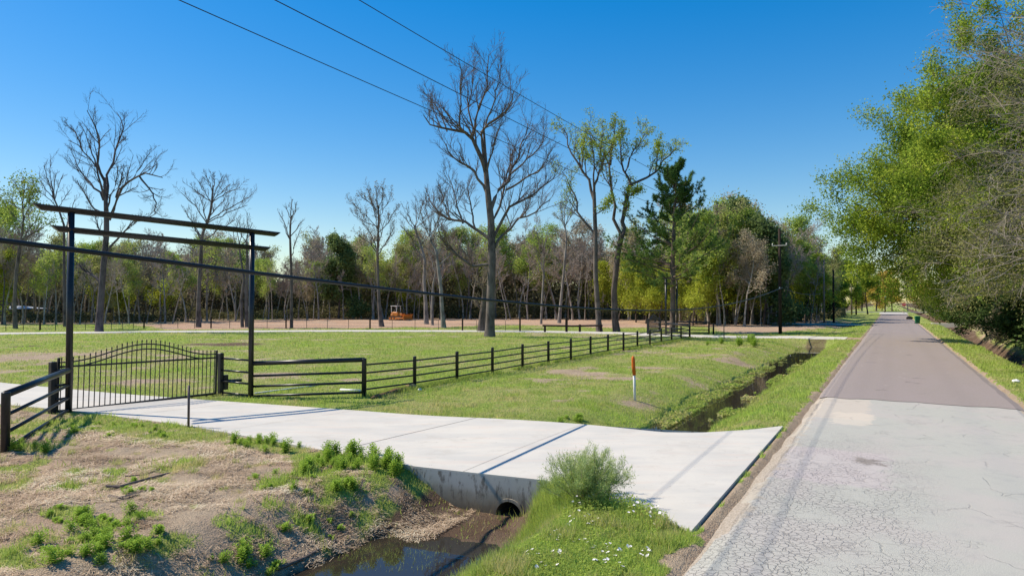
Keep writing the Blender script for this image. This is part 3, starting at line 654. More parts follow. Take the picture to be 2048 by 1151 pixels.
lump('clay_clod', G(822, 777) + np.array([0, 0, .08]), .2, M['rock'], 'tan clay clod at the end of the rotten log', 'clod', 4)
lump('litter', G(840, 781) + np.array([0, 0, .04]), .07, M['pvc'], 'crumpled white litter beside the tan clay clod', 'litter', 2)
lump('litter', G(2032, 764) + np.array([0, 0, .05]), .11, M['pvc'], 'crumpled white litter in the verge right of the road', 'litter', 5)
lump('stone', G(1085, 842) + np.array([0, 0, .03]), .0, M['rock'], '', '', 6) if False else None
# sticks on the bank
def stick(pp, r, lab, z=.03):
    P_ = [G(*q) for q in pp]; a = P_[0]; A = [tuple(p_ - a + np.array([0, 0, z])) for p_ in P_]; n = len(A)
    o = MB().tube(A, [r * (1 - .6 * k / (n - 1)) for k in range(n)], 7).build('fallen_stick', M['twig'], None, False, tuple(a)); return tag(o, lab, 'stick')
stick([(213, 975), (240, 976), (275, 966), (310, 956), (340, 948)], .03, 'long bent dead stick, upper of two on the straw bank')
stick([(218, 996), (240, 999), (270, 991), (300, 981)], .03, 'short dead stick, lower of two on the straw bank')
stick([(250, 955), (290, 952), (320, 941), (300, 925)], .012, 'thin forked twig lying above the two dead sticks')
stick([(555, 1140), (610, 1118), (640, 1100), (672, 1083)], .03, 'dark stick half buried at the edge of the ditch water')
# wires, poles
def cpt(Y, c, z): return (.5553 * Y - c, Y, z)
def wire(name, f, r, lab, cat, ys, mat=M['wire'], n=6):
    o = MB().tube([f(y_) for y_ in ys], r, n).build(name, mat, None, True); return tag(o, lab, cat)
ys = list(np.linspace(-10, 66, 60))
wire('power_line', lambda y_: cpt(y_, 11.45, 7.72 + .00054 * (y_ - 28) ** 2), .009, 'lowest left of the three thin power lines crossing the sky', 'power line', ys)
wire('power_line', lambda y_: cpt(y_, 9.9, 7.72 + .00054 * (y_ - 28) ** 2), .009, 'middle of the three thin power lines crossing the sky', 'power line', ys)
wire('power_line', lambda y_: cpt(y_, 10.68, 8.95 + .00073 * (y_ - 28) ** 2), .009, 'topmost of the three thin power lines crossing the sky', 'power line', ys)
cy = [-10, 0, 8.2, 11.4, 18.7, 27.5, 38, 50, 66]; cz_ = [5.2, 4.3, 3.79, 3.51, 3.0, 2.64, 2.66, 3.2, 4.4]
co_ = np.polyfit(cy, cz_, 4)
wire('telephone_cable', lambda y_: cpt(y_, 10.5, float(np.polyval(co_, y_))), .034, 'thick black telephone cable sagging low across the whole view', 'cable', ys, n=10)
def pole(px, Y, h, r, lab, mat, c=None, arm=None, cw=1.4):
    X_ = (px - 1024) / F * Y; z = float(terrain(X_, Y)); o = empty('utility_pole', (X_, Y, z), -RA, label=lab, cat='utility pole')
    MB().tube([(0, 0, -.5), (0, 0, h * .5), (0, 0, h)], [r, r * .88, r * .7], 14).build('shaft', mat, o, True)
    if arm:
        MB().box((0, -.12, arm), (cw, .07, .05 if cw < 2 else .12), 0, .01).build('crossarm', M['wood_pale'] if cw > 1.5 else M['pvc'], o)
        for sx in (-1, 1):
            for_i = MB().tube([(sx * cw * .47, -.12, arm + .05), (sx * cw * .47, -.12, arm + .14), (sx * cw * .47, -.12, arm + .22)], [.05, .06, .03], 8).build('insulator', M['pvc'], o, True)
    return o
o = pole(1560, 66, 10.2, .17, 'dark tall utility pole nearest the camera by the far driveway', M['wood_pole'], arm=8.55, cw=1.35)
MB().box((0, -.2, 4.45), (.1, .12, .18), 0, .01).build('cable_clamp', M['pvc'], o)
pole(1648, 103, 9.4, .15, 'pale weathered utility pole behind the dark nearest pole', M['wood_pale'], )
pole(1667, 104, 8.0, .17, 'dark pole just right of the pale weathered pole', M['wood_pole'])
pole(1703, 165, 9.6, .2, 'thin far utility pole left of the one with a pale crossarm', M['wood_pale'])
pole(1712, 168, 9.6, .2, 'far utility pole with a wide pale crossarm left of the road', M['wood_pole'], arm=6.9, cw=4.5)
o = pole(1770, 215, 4.6, .18, 'short far pole with a lamp on top across the junction', M['wood_pole']); MB().box((.15, 0, 4.7), (.6, .4, .3), 0, .05).build('lamp_head', M['pvc'], o)
far_w = MB().tube([cpt(y_, 10.5, 4.4 + .0008 * (y_ - 66) * (y_ - 103) * 1.6) for y_ in np.linspace(66, 103, 12)], .03, 6).build('telephone_cable', M['wire'], None, True); tag(far_w, 'black telephone cable between the dark pole and the pale pole', 'cable')
# bin
p = gz(1835, 647.5, -.05); b = empty('wheeled_bin', tuple(p), math.radians(-20), label='green wheeled rubbish bin on the verge right of the road', cat='bin')
m = MB(); VV = [(sx * w_, sy * d__, z) for z, w_, d__ in ((.08, .22, .24), (1.0, .31, .36)) for sx, sy in ((-1, -1), (1, -1), (1, 1), (-1, 1))]
m.add(VV, [(3, 2, 1, 0), (4, 5, 6, 7)] + [(k, (k + 1) % 4, (k + 1) % 4 + 4, k + 4) for k in range(4)]); m.build('bin_body', M['binplastic'], b)
m = MB(); m.box((0, 0, 1.04), (.68, .78, .07), 0, .03); m.box((0, -.02, 1.09), (.5, .6, .05), 0, .02); m.build('lid', M['binplastic'], b); MB().tube([(-.25, .42, 1.0), (.25, .42, 1.0)], .02, 8).build('handle', M['binplastic'], b)
for sx in (-1, 1): MB().tube([(sx * .25, .22, .13), (sx * .31, .22, .13)], .13, 16).build('wheel', M['rubber'], b)
lump('grey_sack', gz(1846, 640, -.05) + np.array([0, 4, .3]), .5, M['rubber'], 'dark rubbish heap behind the green wheeled bin', 'rubbish', 9)
# stop sign
p = gz(1808, 627, 0) ; p[1] = p[1] * 1.0; o = empty('stop_sign', (p[0], p[1], 0), -RA, label='red octagonal stop sign where the road meets the cross road', cat='sign')
MB().tube([(0, 0, 0), (0, 0, 2.6)], .05, 8).build('sign_post', M['tpost'], o); m = MB(); VV = [(.5 * math.cos(math.pi / 8 + k * math.pi / 4), yy, 2.5 + .5 * math.sin(math.pi / 8 + k * math.pi / 4)) for yy in (-.07, -.05) for k in range(8)]
m.add(VV, [tuple(range(8)), tuple(reversed(range(8, 16)))] + [(k, k + 8, (k + 1) % 8 + 8, (k + 1) % 8) for k in range(8)]); sf = m.build('sign_face', M['sign_red'], o)
cu = bpy.data.curves.new('lettering', 'FONT'); cu.body = 'STOP'; cu.size = .36; cu.align_x = 'CENTER'; cu.align_y = 'CENTER'; to = link(bpy.data.objects.new('tmp', cu)); bpy.context.view_layer.update()
lm = bpy.data.meshes.new_from_object(to); bpy.data.objects.remove(to); lm.materials.clear(); lm.materials.append(M['white_paint']); lo = link(bpy.data.objects.new('lettering', lm)); lo.parent = sf; lo.location = (0, -.075, 2.5); lo.rotation_euler = (math.pi / 2, 0, 0)
# right hand culvert wall
a = gz(1862, 648, -.05); bq = gz(1925, 648, -.05)
s_, v_ = sv(a[0], a[1]); m = MB(); c0, c1 = xy(s_, -4.9), xy(s_, -12.5)
mid = ((c0[0] + c1[0]) / 2, (c0[1] + c1[1]) / 2, -.62); m.box(mid, (7.6, .4, 1.5), math.atan2(c1[1] - c0[1], c1[0] - c0[0]), .02); m.box((mid[0] + RS[0] * 2.5, mid[1] + RS[1] * 2.5, -.06), (7.6, 5, .12), math.atan2(c1[1] - c0[1], c1[0] - c0[0]))
tag(m.build('culvert_wall', M['concrete']), 'concrete culvert wall of a driveway over the right hand ditch', 'wall')
# bulldozer
p = gz(796, 640, -.13); dz_ = empty('bulldozer', (p[0], p[1], p[2]), math.radians(-28), label='small orange bulldozer parked on the bare dirt before the wood', cat='bulldozer')
def part(name, mat, *bx, par=dz_):
    m = MB()
    for c, sz, *r in bx: m.box(c, sz, 0, r[0] if r else .04)
    return m.build(name, mat, par)
part('body', M['dozer'], ((-.35, 0, 1.05), (1.5, 1.2, .8), .1), ((.65, 0, .95), (1.1, .9, .6), .08), ((-.9, 0, .75), (.5, 1.3, .6), .05))
for sy in (-1, 1):
    tr = MB(); prof = []; 
    for k in range(28):
        a = 2 * math.pi * k / 28; prof.append((math.copysign(1.05, math.cos(a)) + .33 * math.cos(a), .36 + .33 * math.sin(a)))
    VV = [(x_, yy, z_) for yy in (sy * .65, sy * 1.05) for x_, z_ in prof]; tr.add(VV, [tuple(range(28)), tuple(range(28, 56))] + [(k, (k + 1) % 28, (k + 1) % 28 + 28, k + 28) for k in range(28)])
    for k in range(26): x_ = -1.2 + k * .096; tr.box((x_, sy * .85, .71), (.05, .42, .06))
    tk = tr.build('track', M['track'], dz_)
    for k in range(4): MB().tube([(-.9 + .6 * k, sy * 1.04, .33), (-.9 + .6 * k, sy * 1.09, .33)], .2, 12).build('roller', M['dozer'], tk)
rf = MB()
for sx, sy in ((-1, -1), (-1, 1), (1, -1), (1, 1)): rf.tube([(-.45 + sx * .55, sy * .55, 1.4), (-.45 + sx * .55, sy * .55, 2.45)], .05, 8)
rf.build('roll_cage', M['white_paint'], dz_); part('canopy', M['white_paint'], ((-.45, 0, 2.48), (1.4, 1.35, .07), .03)); part('seat', M['glass'], ((-.5, 0, 1.6), (.5, .5, .35)), ((-.75, 0, 1.9), (.12, .5, .5)))
bl = MB(); VV = []
for yy in (-1.3, 1.3):
    for k in range(7): a = math.radians(-55 + k * 20); VV.append((2.15 - .45 * math.cos(a) + .3, yy, .55 + .55 * math.sin(a)))
    for k in reversed(range(7)): a = math.radians(-55 + k * 20); VV.append((2.25 - .45 * math.cos(a) + .3, yy, .55 + .55 * math.sin(a)))
bl.add(VV, [tuple(range(14)), tuple(range(27, 13, -1))] + [(k, (k + 1) % 14, (k + 1) % 14 + 14, k + 14) for k in range(14)]); bl.build('blade', M['dozer'], dz_)
for sy in (-1, 1): part('push_arm', M['dozer'], ((1.35, sy * 1.15, .4), (1.8, .1, .18), .02))
MB().tube([(.8, .2, 1.2), (.8, .2, 1.9)], .05, 8).build('exhaust_pipe', M['track'], dz_)
# wire fence across the field, low rails
fp = [gz(px, py, -.13) for px, py in [(-60, 664), (80, 661), (200, 659), (288, 657), (422, 656), (572, 656.5), (740, 658), (925, 661), (1040, 662)]]
root = empty('wire_fence', tuple(fp[0]), label='wire fence with thin steel posts crossing the field before the dirt lot', cat='fence')
for k, (A, B) in enumerate(zip(fp[:-1], fp[1:])):
    MB().tube([tuple(loc0(root, B) + np.array([0, 0, -.2])), tuple(loc0(root, B) + np.array([0, 0, 1.35]))], .09, 8).build('wooden_post', M['wood_pole'], root)
    for q in (1, 2, 3):
        C_p = A + (B - A) * q / 4; MB().box(loc0(root, C_p) + np.array([0, 0, .5]), (.045, .045, 1.3)).build('steel_post', M['tpost'], root)
for h in (.35, .75, 1.15): MB().tube([tuple(loc0(root, p_) + np.array([0, 0, h])) for p_ in fp], .012, 4).build('wire', M['rust_wire'], root)
A, B = gz(1085, 664, -.13), gz(1205, 663.5, -.13)
root = empty('rail_barrier', tuple(A), label='low dark log rail on short posts between the leafy trees and path', cat='barrier')
for k, u in enumerate((.04, .4, .62, .97)):
    MB().box(loc0(root, A + (B - A) * u) + np.array([0, 0, .25]), (.22, .22, 1.1 if k else 1.0), 0, .02).build('post', M['wood_pole'], root)
a, b = loc0(root, A + (B - A) * .0), loc0(root, A + (B - A) * 1.0); MB().tube([tuple(a + np.array([0, 0, .7])), tuple((a + b) / 2 + np.array([0, 0, .64])), tuple(b + np.array([0, 0, .68]))], .09, 8).build('rail', M['wood_pole'], root)
p = gz(1133, 663, -.13); o = MB().tube([(0, 0, -.2), (0, 0, 1.5)], .14, 8).build('wooden_post', M['wood_pole'], None, False, tuple(p)); tag(o, 'dark wooden post standing at the middle of the low log rail', 'post')
for px, pyb, lab in ((1448, 676, 'thin steel post in front of the far driveway'), ):
    p = gz(px, pyb, -.1); o = MB().box((0, 0, .7), (.06, .06, 1.9)).build('steel_post', M['tpost'], None, tuple(p)); o.location = tuple(p); tag(o, lab, 'post')
# houses behind the wood
def house(px0, px1, Y, wall, roofh, rise, matw, lab, rot=0, gable_front=False, depth=8):
    x0, x1 = (px0 - 1024) / F * Y, (px1 - 1024) / F * Y; wd_ = x1 - x0; r_ = empty('house', ((x0 + x1) / 2, Y + depth / 2, -.15), rot, label=lab, cat='house')
    MB().box((0, 0, wall / 2), (wd_, depth, wall)).build('wall', matw, r_); m = MB(); o_ = .4
    if gable_front:
        MB().add([(-wd_ / 2, -depth / 2, wall), (wd_ / 2, -depth / 2, wall), (0, -depth / 2, wall + rise)], [(0, 1, 2)]).build('gable', matw, r_)
        hx, hy = wd_ / 2 + o_, depth / 2 + o_; k = rise / (wd_ / 2)
        for sx in (-1, 1): m.add([(0, -hy, wall + rise + .05), (0, hy, wall + rise + .05), (sx * hx, hy, wall - k * o_ + .05), (sx * hx, -hy, wall - k * o_ + .05), (0, -hy, wall + rise + .25), (0, hy, wall + rise + .25), (sx * hx, hy, wall - k * o_ + .2), (sx * hx, -hy, wall - k * o_ + .2)], [(0, 1, 2, 3), (7, 6, 5, 4), (0, 3, 7, 4), (1, 5, 6, 2), (2, 6, 7, 3)])
    else:
        hx, hy = wd_ / 2 + o_, depth / 2 + o_; m.add([(-hx, -hy, wall), (hx, -hy, wall), (hx, hy, wall), (-hx, hy, wall), (-hx + 1.5, 0, wall + rise), (hx - 1.5, 0, wall + rise)], [(0, 1, 5, 4), (2, 3, 4, 5), (1, 2, 5), (3, 0, 4), (3, 2, 1, 0)])
    m.build('roof', M['shingle'] if matw is not M['shed'] else M['metal_roof'], r_)
    nwin = max(1, int(wd_ / 3))
    for k in range(nwin):
        f = MB().box((-wd_ / 2 + wd_ * (k + .5) / nwin, -depth / 2 - .03, wall * .55), (1.1, .1, 1.3)).build('window', M['white_paint'], r_); MB().box((-wd_ / 2 + wd_ * (k + .5) / nwin, -depth / 2 - .06, wall * .55), (.9, .1, 1.1)).build('pane', M['glass'], f)
house(298, 334, 148, 2.7, 0, 1.6, M['siding'], 'pale yellow gabled house showing between trunks behind the wood', 0, True)
house(340, 425, 155, 3.6, 0, 2.2, M['tan_brick'], 'tan brick house with a brown roof behind the wood', 0)
house(-20, 27, 118, 2.0, 0, .5, M['shed'], 'low dark shed with a pale metal roof at the left edge', 0)
A, B = gz(255, 634, -.1), gz(300, 634, -.1); A = at(253, 626, 125); B = at(300, 626, 125); root = empty('white_rail_fence', (A[0], A[1], -.13), label='low white rail fence behind the wood left of the yellow house', cat='fence')
MB().box(((B - A)[0] / 2, 0, 1.15), ((B - A)[0], .05, .14)).build('rail', M['white_paint'], root); MB().box(((B - A)[0] / 2, 0, .65), ((B - A)[0], .05, .12)).build('rail', M['white_paint'], root)
for k in range(4): MB().box(((B - A)[0] * k / 3, .06, .6), (.1, .06, 1.2)).build('post', M['white_paint'], root)
# ------------------------------------------------------------------ trees
def norm(a): return a / np.maximum(np.linalg.norm(a, axis=-1, keepdims=True), 1e-9)
def grow(g, P, D, L, R, n, wob, up, taper):
    M_ = len(P); pts = np.empty((M_, n + 1, 3)); pts[:, 0] = P; d = D.copy()
    for k in range(n):
        d = norm(d + g.normal(0, wob, (M_, 3)) + np.array([0, 0, up])); pts[:, k + 1] = pts[:, k] + d * (L / n)[:, None]
    t_ = np.linspace(0, 1, n + 1)[None]; return pts, R[:, None] * (1 - t_ * (1 - taper))
def spawn(g, pts, rad, L, k, t0, ang, ratio, rr, t1=1.0, angj=.25, fall=.45):
    M_, n1, _ = pts.shape; idx = np.repeat(np.arange(M_), k); t_ = t0 + (t1 - t0) * (np.tile((np.arange(k) + .5) / k, M_) + g.uniform(-.5, .5, M_ * k) / k)
    t_ = np.clip(t_, 0, .999); f = t_ * (n1 - 1); i_ = f.astype(int); u = (f - i_)[:, None]
    p = pts[idx, i_] * (1 - u) + pts[idx, i_ + 1] * u; T = norm(pts[idx, i_ + 1] - pts[idx, i_]); r_ = rad[idx, i_] * (1 - u[:, 0]) + rad[idx, i_ + 1] * u[:, 0]
    rv = g.normal(0, 1, (len(p), 3)); perp = norm(rv - T * (rv * T).sum(1, keepdims=True)); a = ang + g.normal(0, angj, len(p))
    D = norm(T * np.cos(a)[:, None] + perp * np.sin(a)[:, None]); L2 = L[idx] * ratio * (1 - fall * t_) * g.uniform(.65, 1.3, len(p))
    return p, D, L2, np.minimum(r_ * rr, r_ * .9)
def resample(P, n):
    P = np.asarray(P, float); d = np.concatenate([[0], np.cumsum(np.linalg.norm(np.diff(P, axis=0), axis=1))]); t_ = np.linspace(0, d[-1], n)
    return np.stack([np.interp(t_, d, P[:, k]) for k in range(3)], 1), d[-1]
class TG:
    def __init__(s): s.parts = []; s.leaf = []
    def add(s, pts, rad, sides, which): s.parts.append((pts, rad, sides, which))
    def mesh(s, which):
        Vs = []; Fs = []; n0 = 0
        for pts, rad, k, w_ in s.parts:
            if w_ != which or not len(pts): continue
            M_, n1, _ = pts.shape; T = norm(np.gradient(pts, axis=1)); ref = np.where(np.abs(T[..., 2:3]) < .9, np.array([0, 0, 1.]), np.array([1., 0, 0])); A = norm(np.cross(T, ref)); B = np.cross(T, A)
            q = np.arange(k) * 2 * math.pi / k; V = pts[:, :, None] + (A[:, :, None] * np.cos(q)[:, None] + B[:, :, None] * np.sin(q)[:, None]) * rad[:, :, None, None]
            Vs.append(V.reshape(-1, 3)); m = np.arange(M_)[:, None, None] * n1 * k; i_ = np.arange(n1 - 1)[None, :, None] * k; j_ = np.arange(k)[None, None]; j2 = (j_ + 1) % k
            a = m + i_ + j_; b = m + i_ + j2; Fs.append(np.stack([a, b, b + k, a + k], -1).reshape(-1, 4) + n0); n0 += V.size // 3
        return (np.concatenate(Vs), Fs) if Vs else None
def leafquads(g, P, size, flat=.0, asp=.6, tint=None, jit=.0):
    n = len(P); P = P + g.normal(0, 1, (n, 3)) * jit
    a = norm(g.normal(0, 1, (n, 3))); b = g.normal(0, 1, (n, 3)); b[:, 2] += flat * 2; b = norm(b - a * (a * b).sum(1, keepdims=True)); sz = size * g.uniform(.6, 1.35, n)[:, None]
    V = np.empty((n, 4, 3)); V[:, 0] = P - a * sz * .5; V[:, 1] = P + b * sz * asp * .5; V[:, 2] = P + a * sz * .5; V[:, 3] = P - b * sz * asp * .5
    tt_ = g.random(n) if tint is None else tint; return V.reshape(-1, 3), np.arange(n * 4).reshape(n, 4), np.repeat(tt_, 4)
def tree_obj(name, T, bark, loc, leafm=None, twigm=None, leafV=None, **k):
    root = empty(name, loc, **k); m = T.mesh('trunk'); npmesh('trunk', m[0], m[1], bark, root, smooth=True); m = T.mesh('twig')
    if m is not None:
        br = npmesh('branches', m[0], m[1], twigm or bark, root)
    if leafV is not None:
        V, f, c = leafV; npmesh('crown', V, [f], leafm, root, cols=c)
    return root
def leaf_pts(g, pts, per, spread):
    """points strewn round the outer parts of the twigs"""
    M_, n1, _ = pts.shape; idx = np.repeat(np.arange(M_), per); t_ = g.uniform(.2, 1, len(idx)) * (n1 - 1); i_ = np.minimum(t_.astype(int), n1 - 2); u = (t_ - i_)[:, None]
    return pts[idx, i_] * (1 - u) + pts[idx, i_ + 1] * u + g.normal(0, spread, (len(idx), 3))
def clump_tint(g, P, s=.55, seed=0):
    return np.clip(.5 + 1.1 * (fbm(P[:, 0] * s + P[:, 2] * .6 * s + 50, P[:, 1] * s + P[:, 2] * s + 50, seed, 3) - .5) + g.normal(0, .16, len(P)), 0, 1)
def crown_tree(seed, H=15, r=.2, lean=.04, clear=.35, nl=13, spread=.34, up=.05, k2=8, k3=6, k4=0, per=0, lsize=.3, lspread=.25, droop=0, tw=.014, conic=.5, fork=False, ang=.95, wob=.09):
    g = np.random.default_rng(seed); T = TG(); D = norm(np.array([[g.normal(0, lean), g.normal(0, lean), 1.]]))
    pts, rad = grow(g, np.zeros((1, 3)), D, np.array([H * .93]), np.array([r]), 14, .055, .05, .12); pts[:, 0, 2] = -.3; rad[:, 0] *= 1.35; T.add(pts, rad, 9, 'trunk')
    p, D, L, R = spawn(g, pts, rad, np.array([H * spread]), nl, clear, ang, 1.0, .55, .97, .2, conic); D[:, 2] = np.abs(D[:, 2]) * .8 + .1; D = norm(D)
    l1, r1 = grow(g, p, D, L, R, 7, wob, up, .25); T.add(l1, r1, 6, 'trunk')
    p, D, L, R = spawn(g, l1, r1, L, k2, .2, .75, .55, .6); l2, r2 = grow(g, p, D, L, np.maximum(R, tw * 1.6), 5, wob * 1.2, up * .8, .4); T.add(l2, r2, 4, 'twig')
    p, D, L, R = spawn(g, l2, r2, L, k3, .15, .7, .6, .6); l3, r3 = grow(g, p, D, L, np.maximum(R, tw), 4, wob * 1.3, up - droop, .5); T.add(l3, r3, 3, 'twig'); last = l3
    if k4:
        p, D, L, R = spawn(g, l3, r3, L, k4, .2, .6, .65, .7); l4, r4 = grow(g, p, D, L, np.full(len(p), tw * .8), 2, .15, up - droop, .6); T.add(l4, r4, 3, 'twig'); last = l4
    lv = None
    if per: P = leaf_pts(g, last, per, lspread); lv = leafquads(g, P, lsize, .3, .75, clump_tint(g, P, .5, seed))
    return T, lv
M['lf_fresh'] = leafmat('fresh_green_leaves', (.14, .19, .03), (.21, .27, .045), (.30, .36, .07), .45)
# --- distinct trees of the field: main limbs follow the photograph, with depth of their own
def limb_tree(seed, base, trunk, limbs, r_base, bark, twigm, label, name='bare_tree', z=-.13, kids=(9, 6, 4), ratio=.5, tw=.016, per=0, lm=None, lsize=.2, lspread=.15, depth=.45, top_r=.35, sub_up=.10, lmin=1.2, wob=.10, cat='tree'):
    g = np.random.default_rng(seed); B = gz(base[0], base[1], z); Yb = B[1]; k_ = F / Yb; T = TG()
    def W(px, py, dy=0): return at(px, py, Yb + dy) - B
    tp = [W(x_, y_) for x_, y_, _ in trunk]; tp[0][2] = -.3; tr = np.array([w_ / 2 / k_ for *_, w_ in trunk]) * .78; P, _l = resample(tp, 22)
    dd = np.concatenate([[0], np.cumsum(np.linalg.norm(np.diff(np.array(tp), axis=0), axis=1))]); rr_ = np.interp(np.linspace(0, dd[-1], 22), dd, tr); T.add(P[None], rr_[None], 12, 'trunk')
    A = []; LL = []; RR = []
    for q, (pp, w0, w1) in enumerate(limbs):
        n = len(pp); sgn = g.choice([-1, 1]) * g.uniform(.35, 1) * depth; X_ = np.array([W(*p_) for p_ in pp]); d = np.concatenate([[0], np.cumsum(np.linalg.norm(np.diff(X_, axis=0), axis=1))])
        X_ = np.array([W(pp[i_][0], pp[i_][1], sgn * d[i_] * (.4 + .6 * d[i_] / d[-1])) for i_ in range(n)]); Pn, ln = resample(X_, 9); Pn[1:-1] += g.normal(0, .012 * ln, (7, 3))
        A.append(Pn); LL.append(ln); RR.append(np.linspace(w0 / 2 / k_, w1 / 2 / k_, 9) * .8)
    A = np.array(A); LL = np.array(LL); RR = np.array(RR); T.add(A, RR, 7, 'trunk')
    L1 = np.maximum(LL, lmin) * .8
    p, D, L, R = spawn(g, A, RR, L1, kids[0], .25, .65, ratio, .55, fall=.3); D[:, 2] = D[:, 2] * .6 + .35; D = norm(D); l2, r2 = grow(g, p, D, L, np.maximum(R, tw * 1.5), 6, wob, sub_up, .35); T.add(l2, r2, 5, 'twig')
    p, D, L, R = spawn(g, l2, r2, L, kids[1], .15, .65, .55, .6); l3, r3 = grow(g, p, D, L, np.maximum(R, tw), 5, wob * 1.2, sub_up, .5); T.add(l3, r3, 3, 'twig'); last = l3
    if kids[2]: p, D, L, R = spawn(g, l3, r3, L, kids[2], .2, .6, .6, .7); l4, r4 = grow(g, p, D, L, np.full(len(p), tw * .75), 3, wob * 1.4, sub_up, .6); T.add(l4, r4, 3, 'twig'); last = l4
    lv = None
    if per: P = leaf_pts(g, last, per, lspread); lv = leafquads(g, P, lsize, .2, .75, clump_tint(g, P, .6, seed))
    return tree_obj(name, T, bark, tuple(B), lm, twigm, lv, label=label, cat=cat)
T6 = [([(972, 345), (967, 325), (955, 295), (942, 275), (922, 263), (894, 263), (886, 255), (867, 258), (847, 230)], 13, 2), ([(944, 277), (950, 252), (953, 222), (967, 200), (974, 172), (975, 135), (978, 108)], 7, 1.5), ([(922, 263), (920, 205), (921, 150), (917, 122)], 5, 1.5),
      ([(945, 272), (939, 230), (939, 197), (947, 141)], 5, 1.5), ([(968, 330), (964, 263), (981, 247), (1006, 230), (1022, 213), (1027, 183)], 9, 2), ([(966, 268), (985, 205), (1000, 165), (1003, 130)], 5, 1.5), ([(973, 385), (967, 372), (947, 338), (931, 330), (906, 316), (892, 288)], 8, 2),
      ([(894, 263), (882, 230), (868, 205), (855, 188)], 4, 1.5), ([(980, 425), (992, 380), (1011, 380), (1022, 347), (1036, 316), (1050, 275), (1056, 247)], 10, 2), ([(1011, 380), (1045, 360), (1085, 340), (1098, 305)], 6, 1.5), ([(984, 480), (1000, 440), (1025, 410), (1060, 392), (1090, 372), (1112, 335)], 9, 2),
      ([(984, 505), (1005, 470), (1035, 440), (1070, 425), (1100, 400)], 8, 2), ([(1022, 347), (1060, 318), (1080, 290), (1090, 262)], 5, 1.5), ([(982, 450), (1002, 400), (1020, 330), (1030, 290)], 7, 2), ([(979, 529), (962, 532), (935, 526), (911, 508), (890, 487), (878, 462)], 9, 2.5), ([(980, 478), (950, 456), (926, 447), (902, 438), (874, 420), (856, 396)], 9, 2),
      ([(926, 447), (915, 410), (905, 370), (897, 350)], 5, 1.5), ([(950, 456), (940, 410), (935, 365)], 5, 1.5), ([(972, 350), (985, 300), (990, 270), (1010, 240)], 6, 1.5), ([(902, 438), (885, 400), (880, 370)], 4, 1.5)]
limb_tree(61, (978, 673), [(979, 673, 34), (980, 655, 24), (981, 600, 21), (984, 520, 20), (982, 440, 18), (976, 390, 15), (972, 345, 13), (970, 310, 9), (968, 262, 5)], T6, 1, M['bark_grey'], M['twig_grey'], 'tallest bare grey tree standing alone in the middle of the field', kids=(11, 8, 4), tw=.012, ratio=.50)
T1 = [([(210, 400), (207, 384), (195, 336), (180, 316), (165, 301), (148, 289), (136, 280)], 6, 1.5), ([(165, 301), (158, 280), (148, 262), (134, 251)], 4, 1.5), ([(210, 363), (198, 328), (195, 292), (195, 254), (183, 242), (174, 221)], 7, 1.5), ([(196, 340), (180, 290), (165, 255)], 4, 1.2), ([(213, 400), (215, 345), (227, 319), (233, 292), (245, 266), (242, 239), (233, 224)], 7, 1.5), ([(233, 292), (248, 277), (252, 282)], 3, 1.2),
      ([(218, 440), (230, 398), (242, 372), (266, 357), (283, 348), (310, 348), (325, 355)], 8, 2), ([(278, 351), (298, 375), (313, 407), (310, 428)], 5, 2), ([(266, 357), (283, 330), (300, 305)], 3, 1.2), ([(207, 400), (201, 387), (177, 363), (159, 339), (145, 307)], 6, 1.5), ([(206, 430), (192, 420), (175, 400), (168, 384), (154, 360)], 5, 1.5), ([(215, 505), (218, 499), (245, 466), (266, 446), (292, 437), (315, 425)], 6, 1.5), ([(232, 395), (243, 360), (245, 345)], 5, 2.5), ([(205, 566), (195, 556), (180, 548), (165, 538), (157, 528)], 8, 4), ([(212, 480), (195, 450), (188, 420)], 4, 1.5), ([(213, 430), (222, 390), (232, 365), (236, 330)], 5, 1.5)]
limb_tree(62, (198, 663), [(198, 663, 22), (199, 640, 17), (203, 580, 15), (208, 520, 14), (213, 470, 13), (213, 430, 12), (211, 395, 9), (209, 355, 6)], T1, 1, M['bark_dead'], M['bark_dead'], 'tall half dead bare tree with broken limbs seen through the near arch', kids=(8, 6, 4), ratio=.42, tw=.013, name='dead_tree')
T8 = [([(1188, 385), (1195, 350), (1202, 330), (1211, 317), (1218, 300), (1224, 287)], 7, 2), ([(1188, 400), (1175, 360), (1163, 339), (1145, 308), (1132, 274), (1126, 256)], 8, 2), ([(1191, 470), (1175, 450), (1158, 430), (1150, 391), (1137, 374), (1124, 343)], 7, 1.5), ([(1188, 382), (1186, 340), (1188, 300), (1180, 265)], 5, 1.5), ([(1163, 339), (1165, 305), (1170, 275)], 4, 1.5), ([(1190, 430), (1205, 420), (1222, 400)], 3, 1.2)]
limb_tree(63, (1199, 663), [(1199, 664, 20), (1197, 640, 14), (1191, 547, 12), (1191, 469, 11), (1188, 384, 9)], T8, 1, M['bark_grey'], M['twig_grey'], 'left of the two tall curving trees with sparse yellow green leaves', name='tall_tree', kids=(9, 6, 4), per=3, lm=M['lf_fresh'], lsize=.17, tw=.015, lspread=.22, ratio=.38)
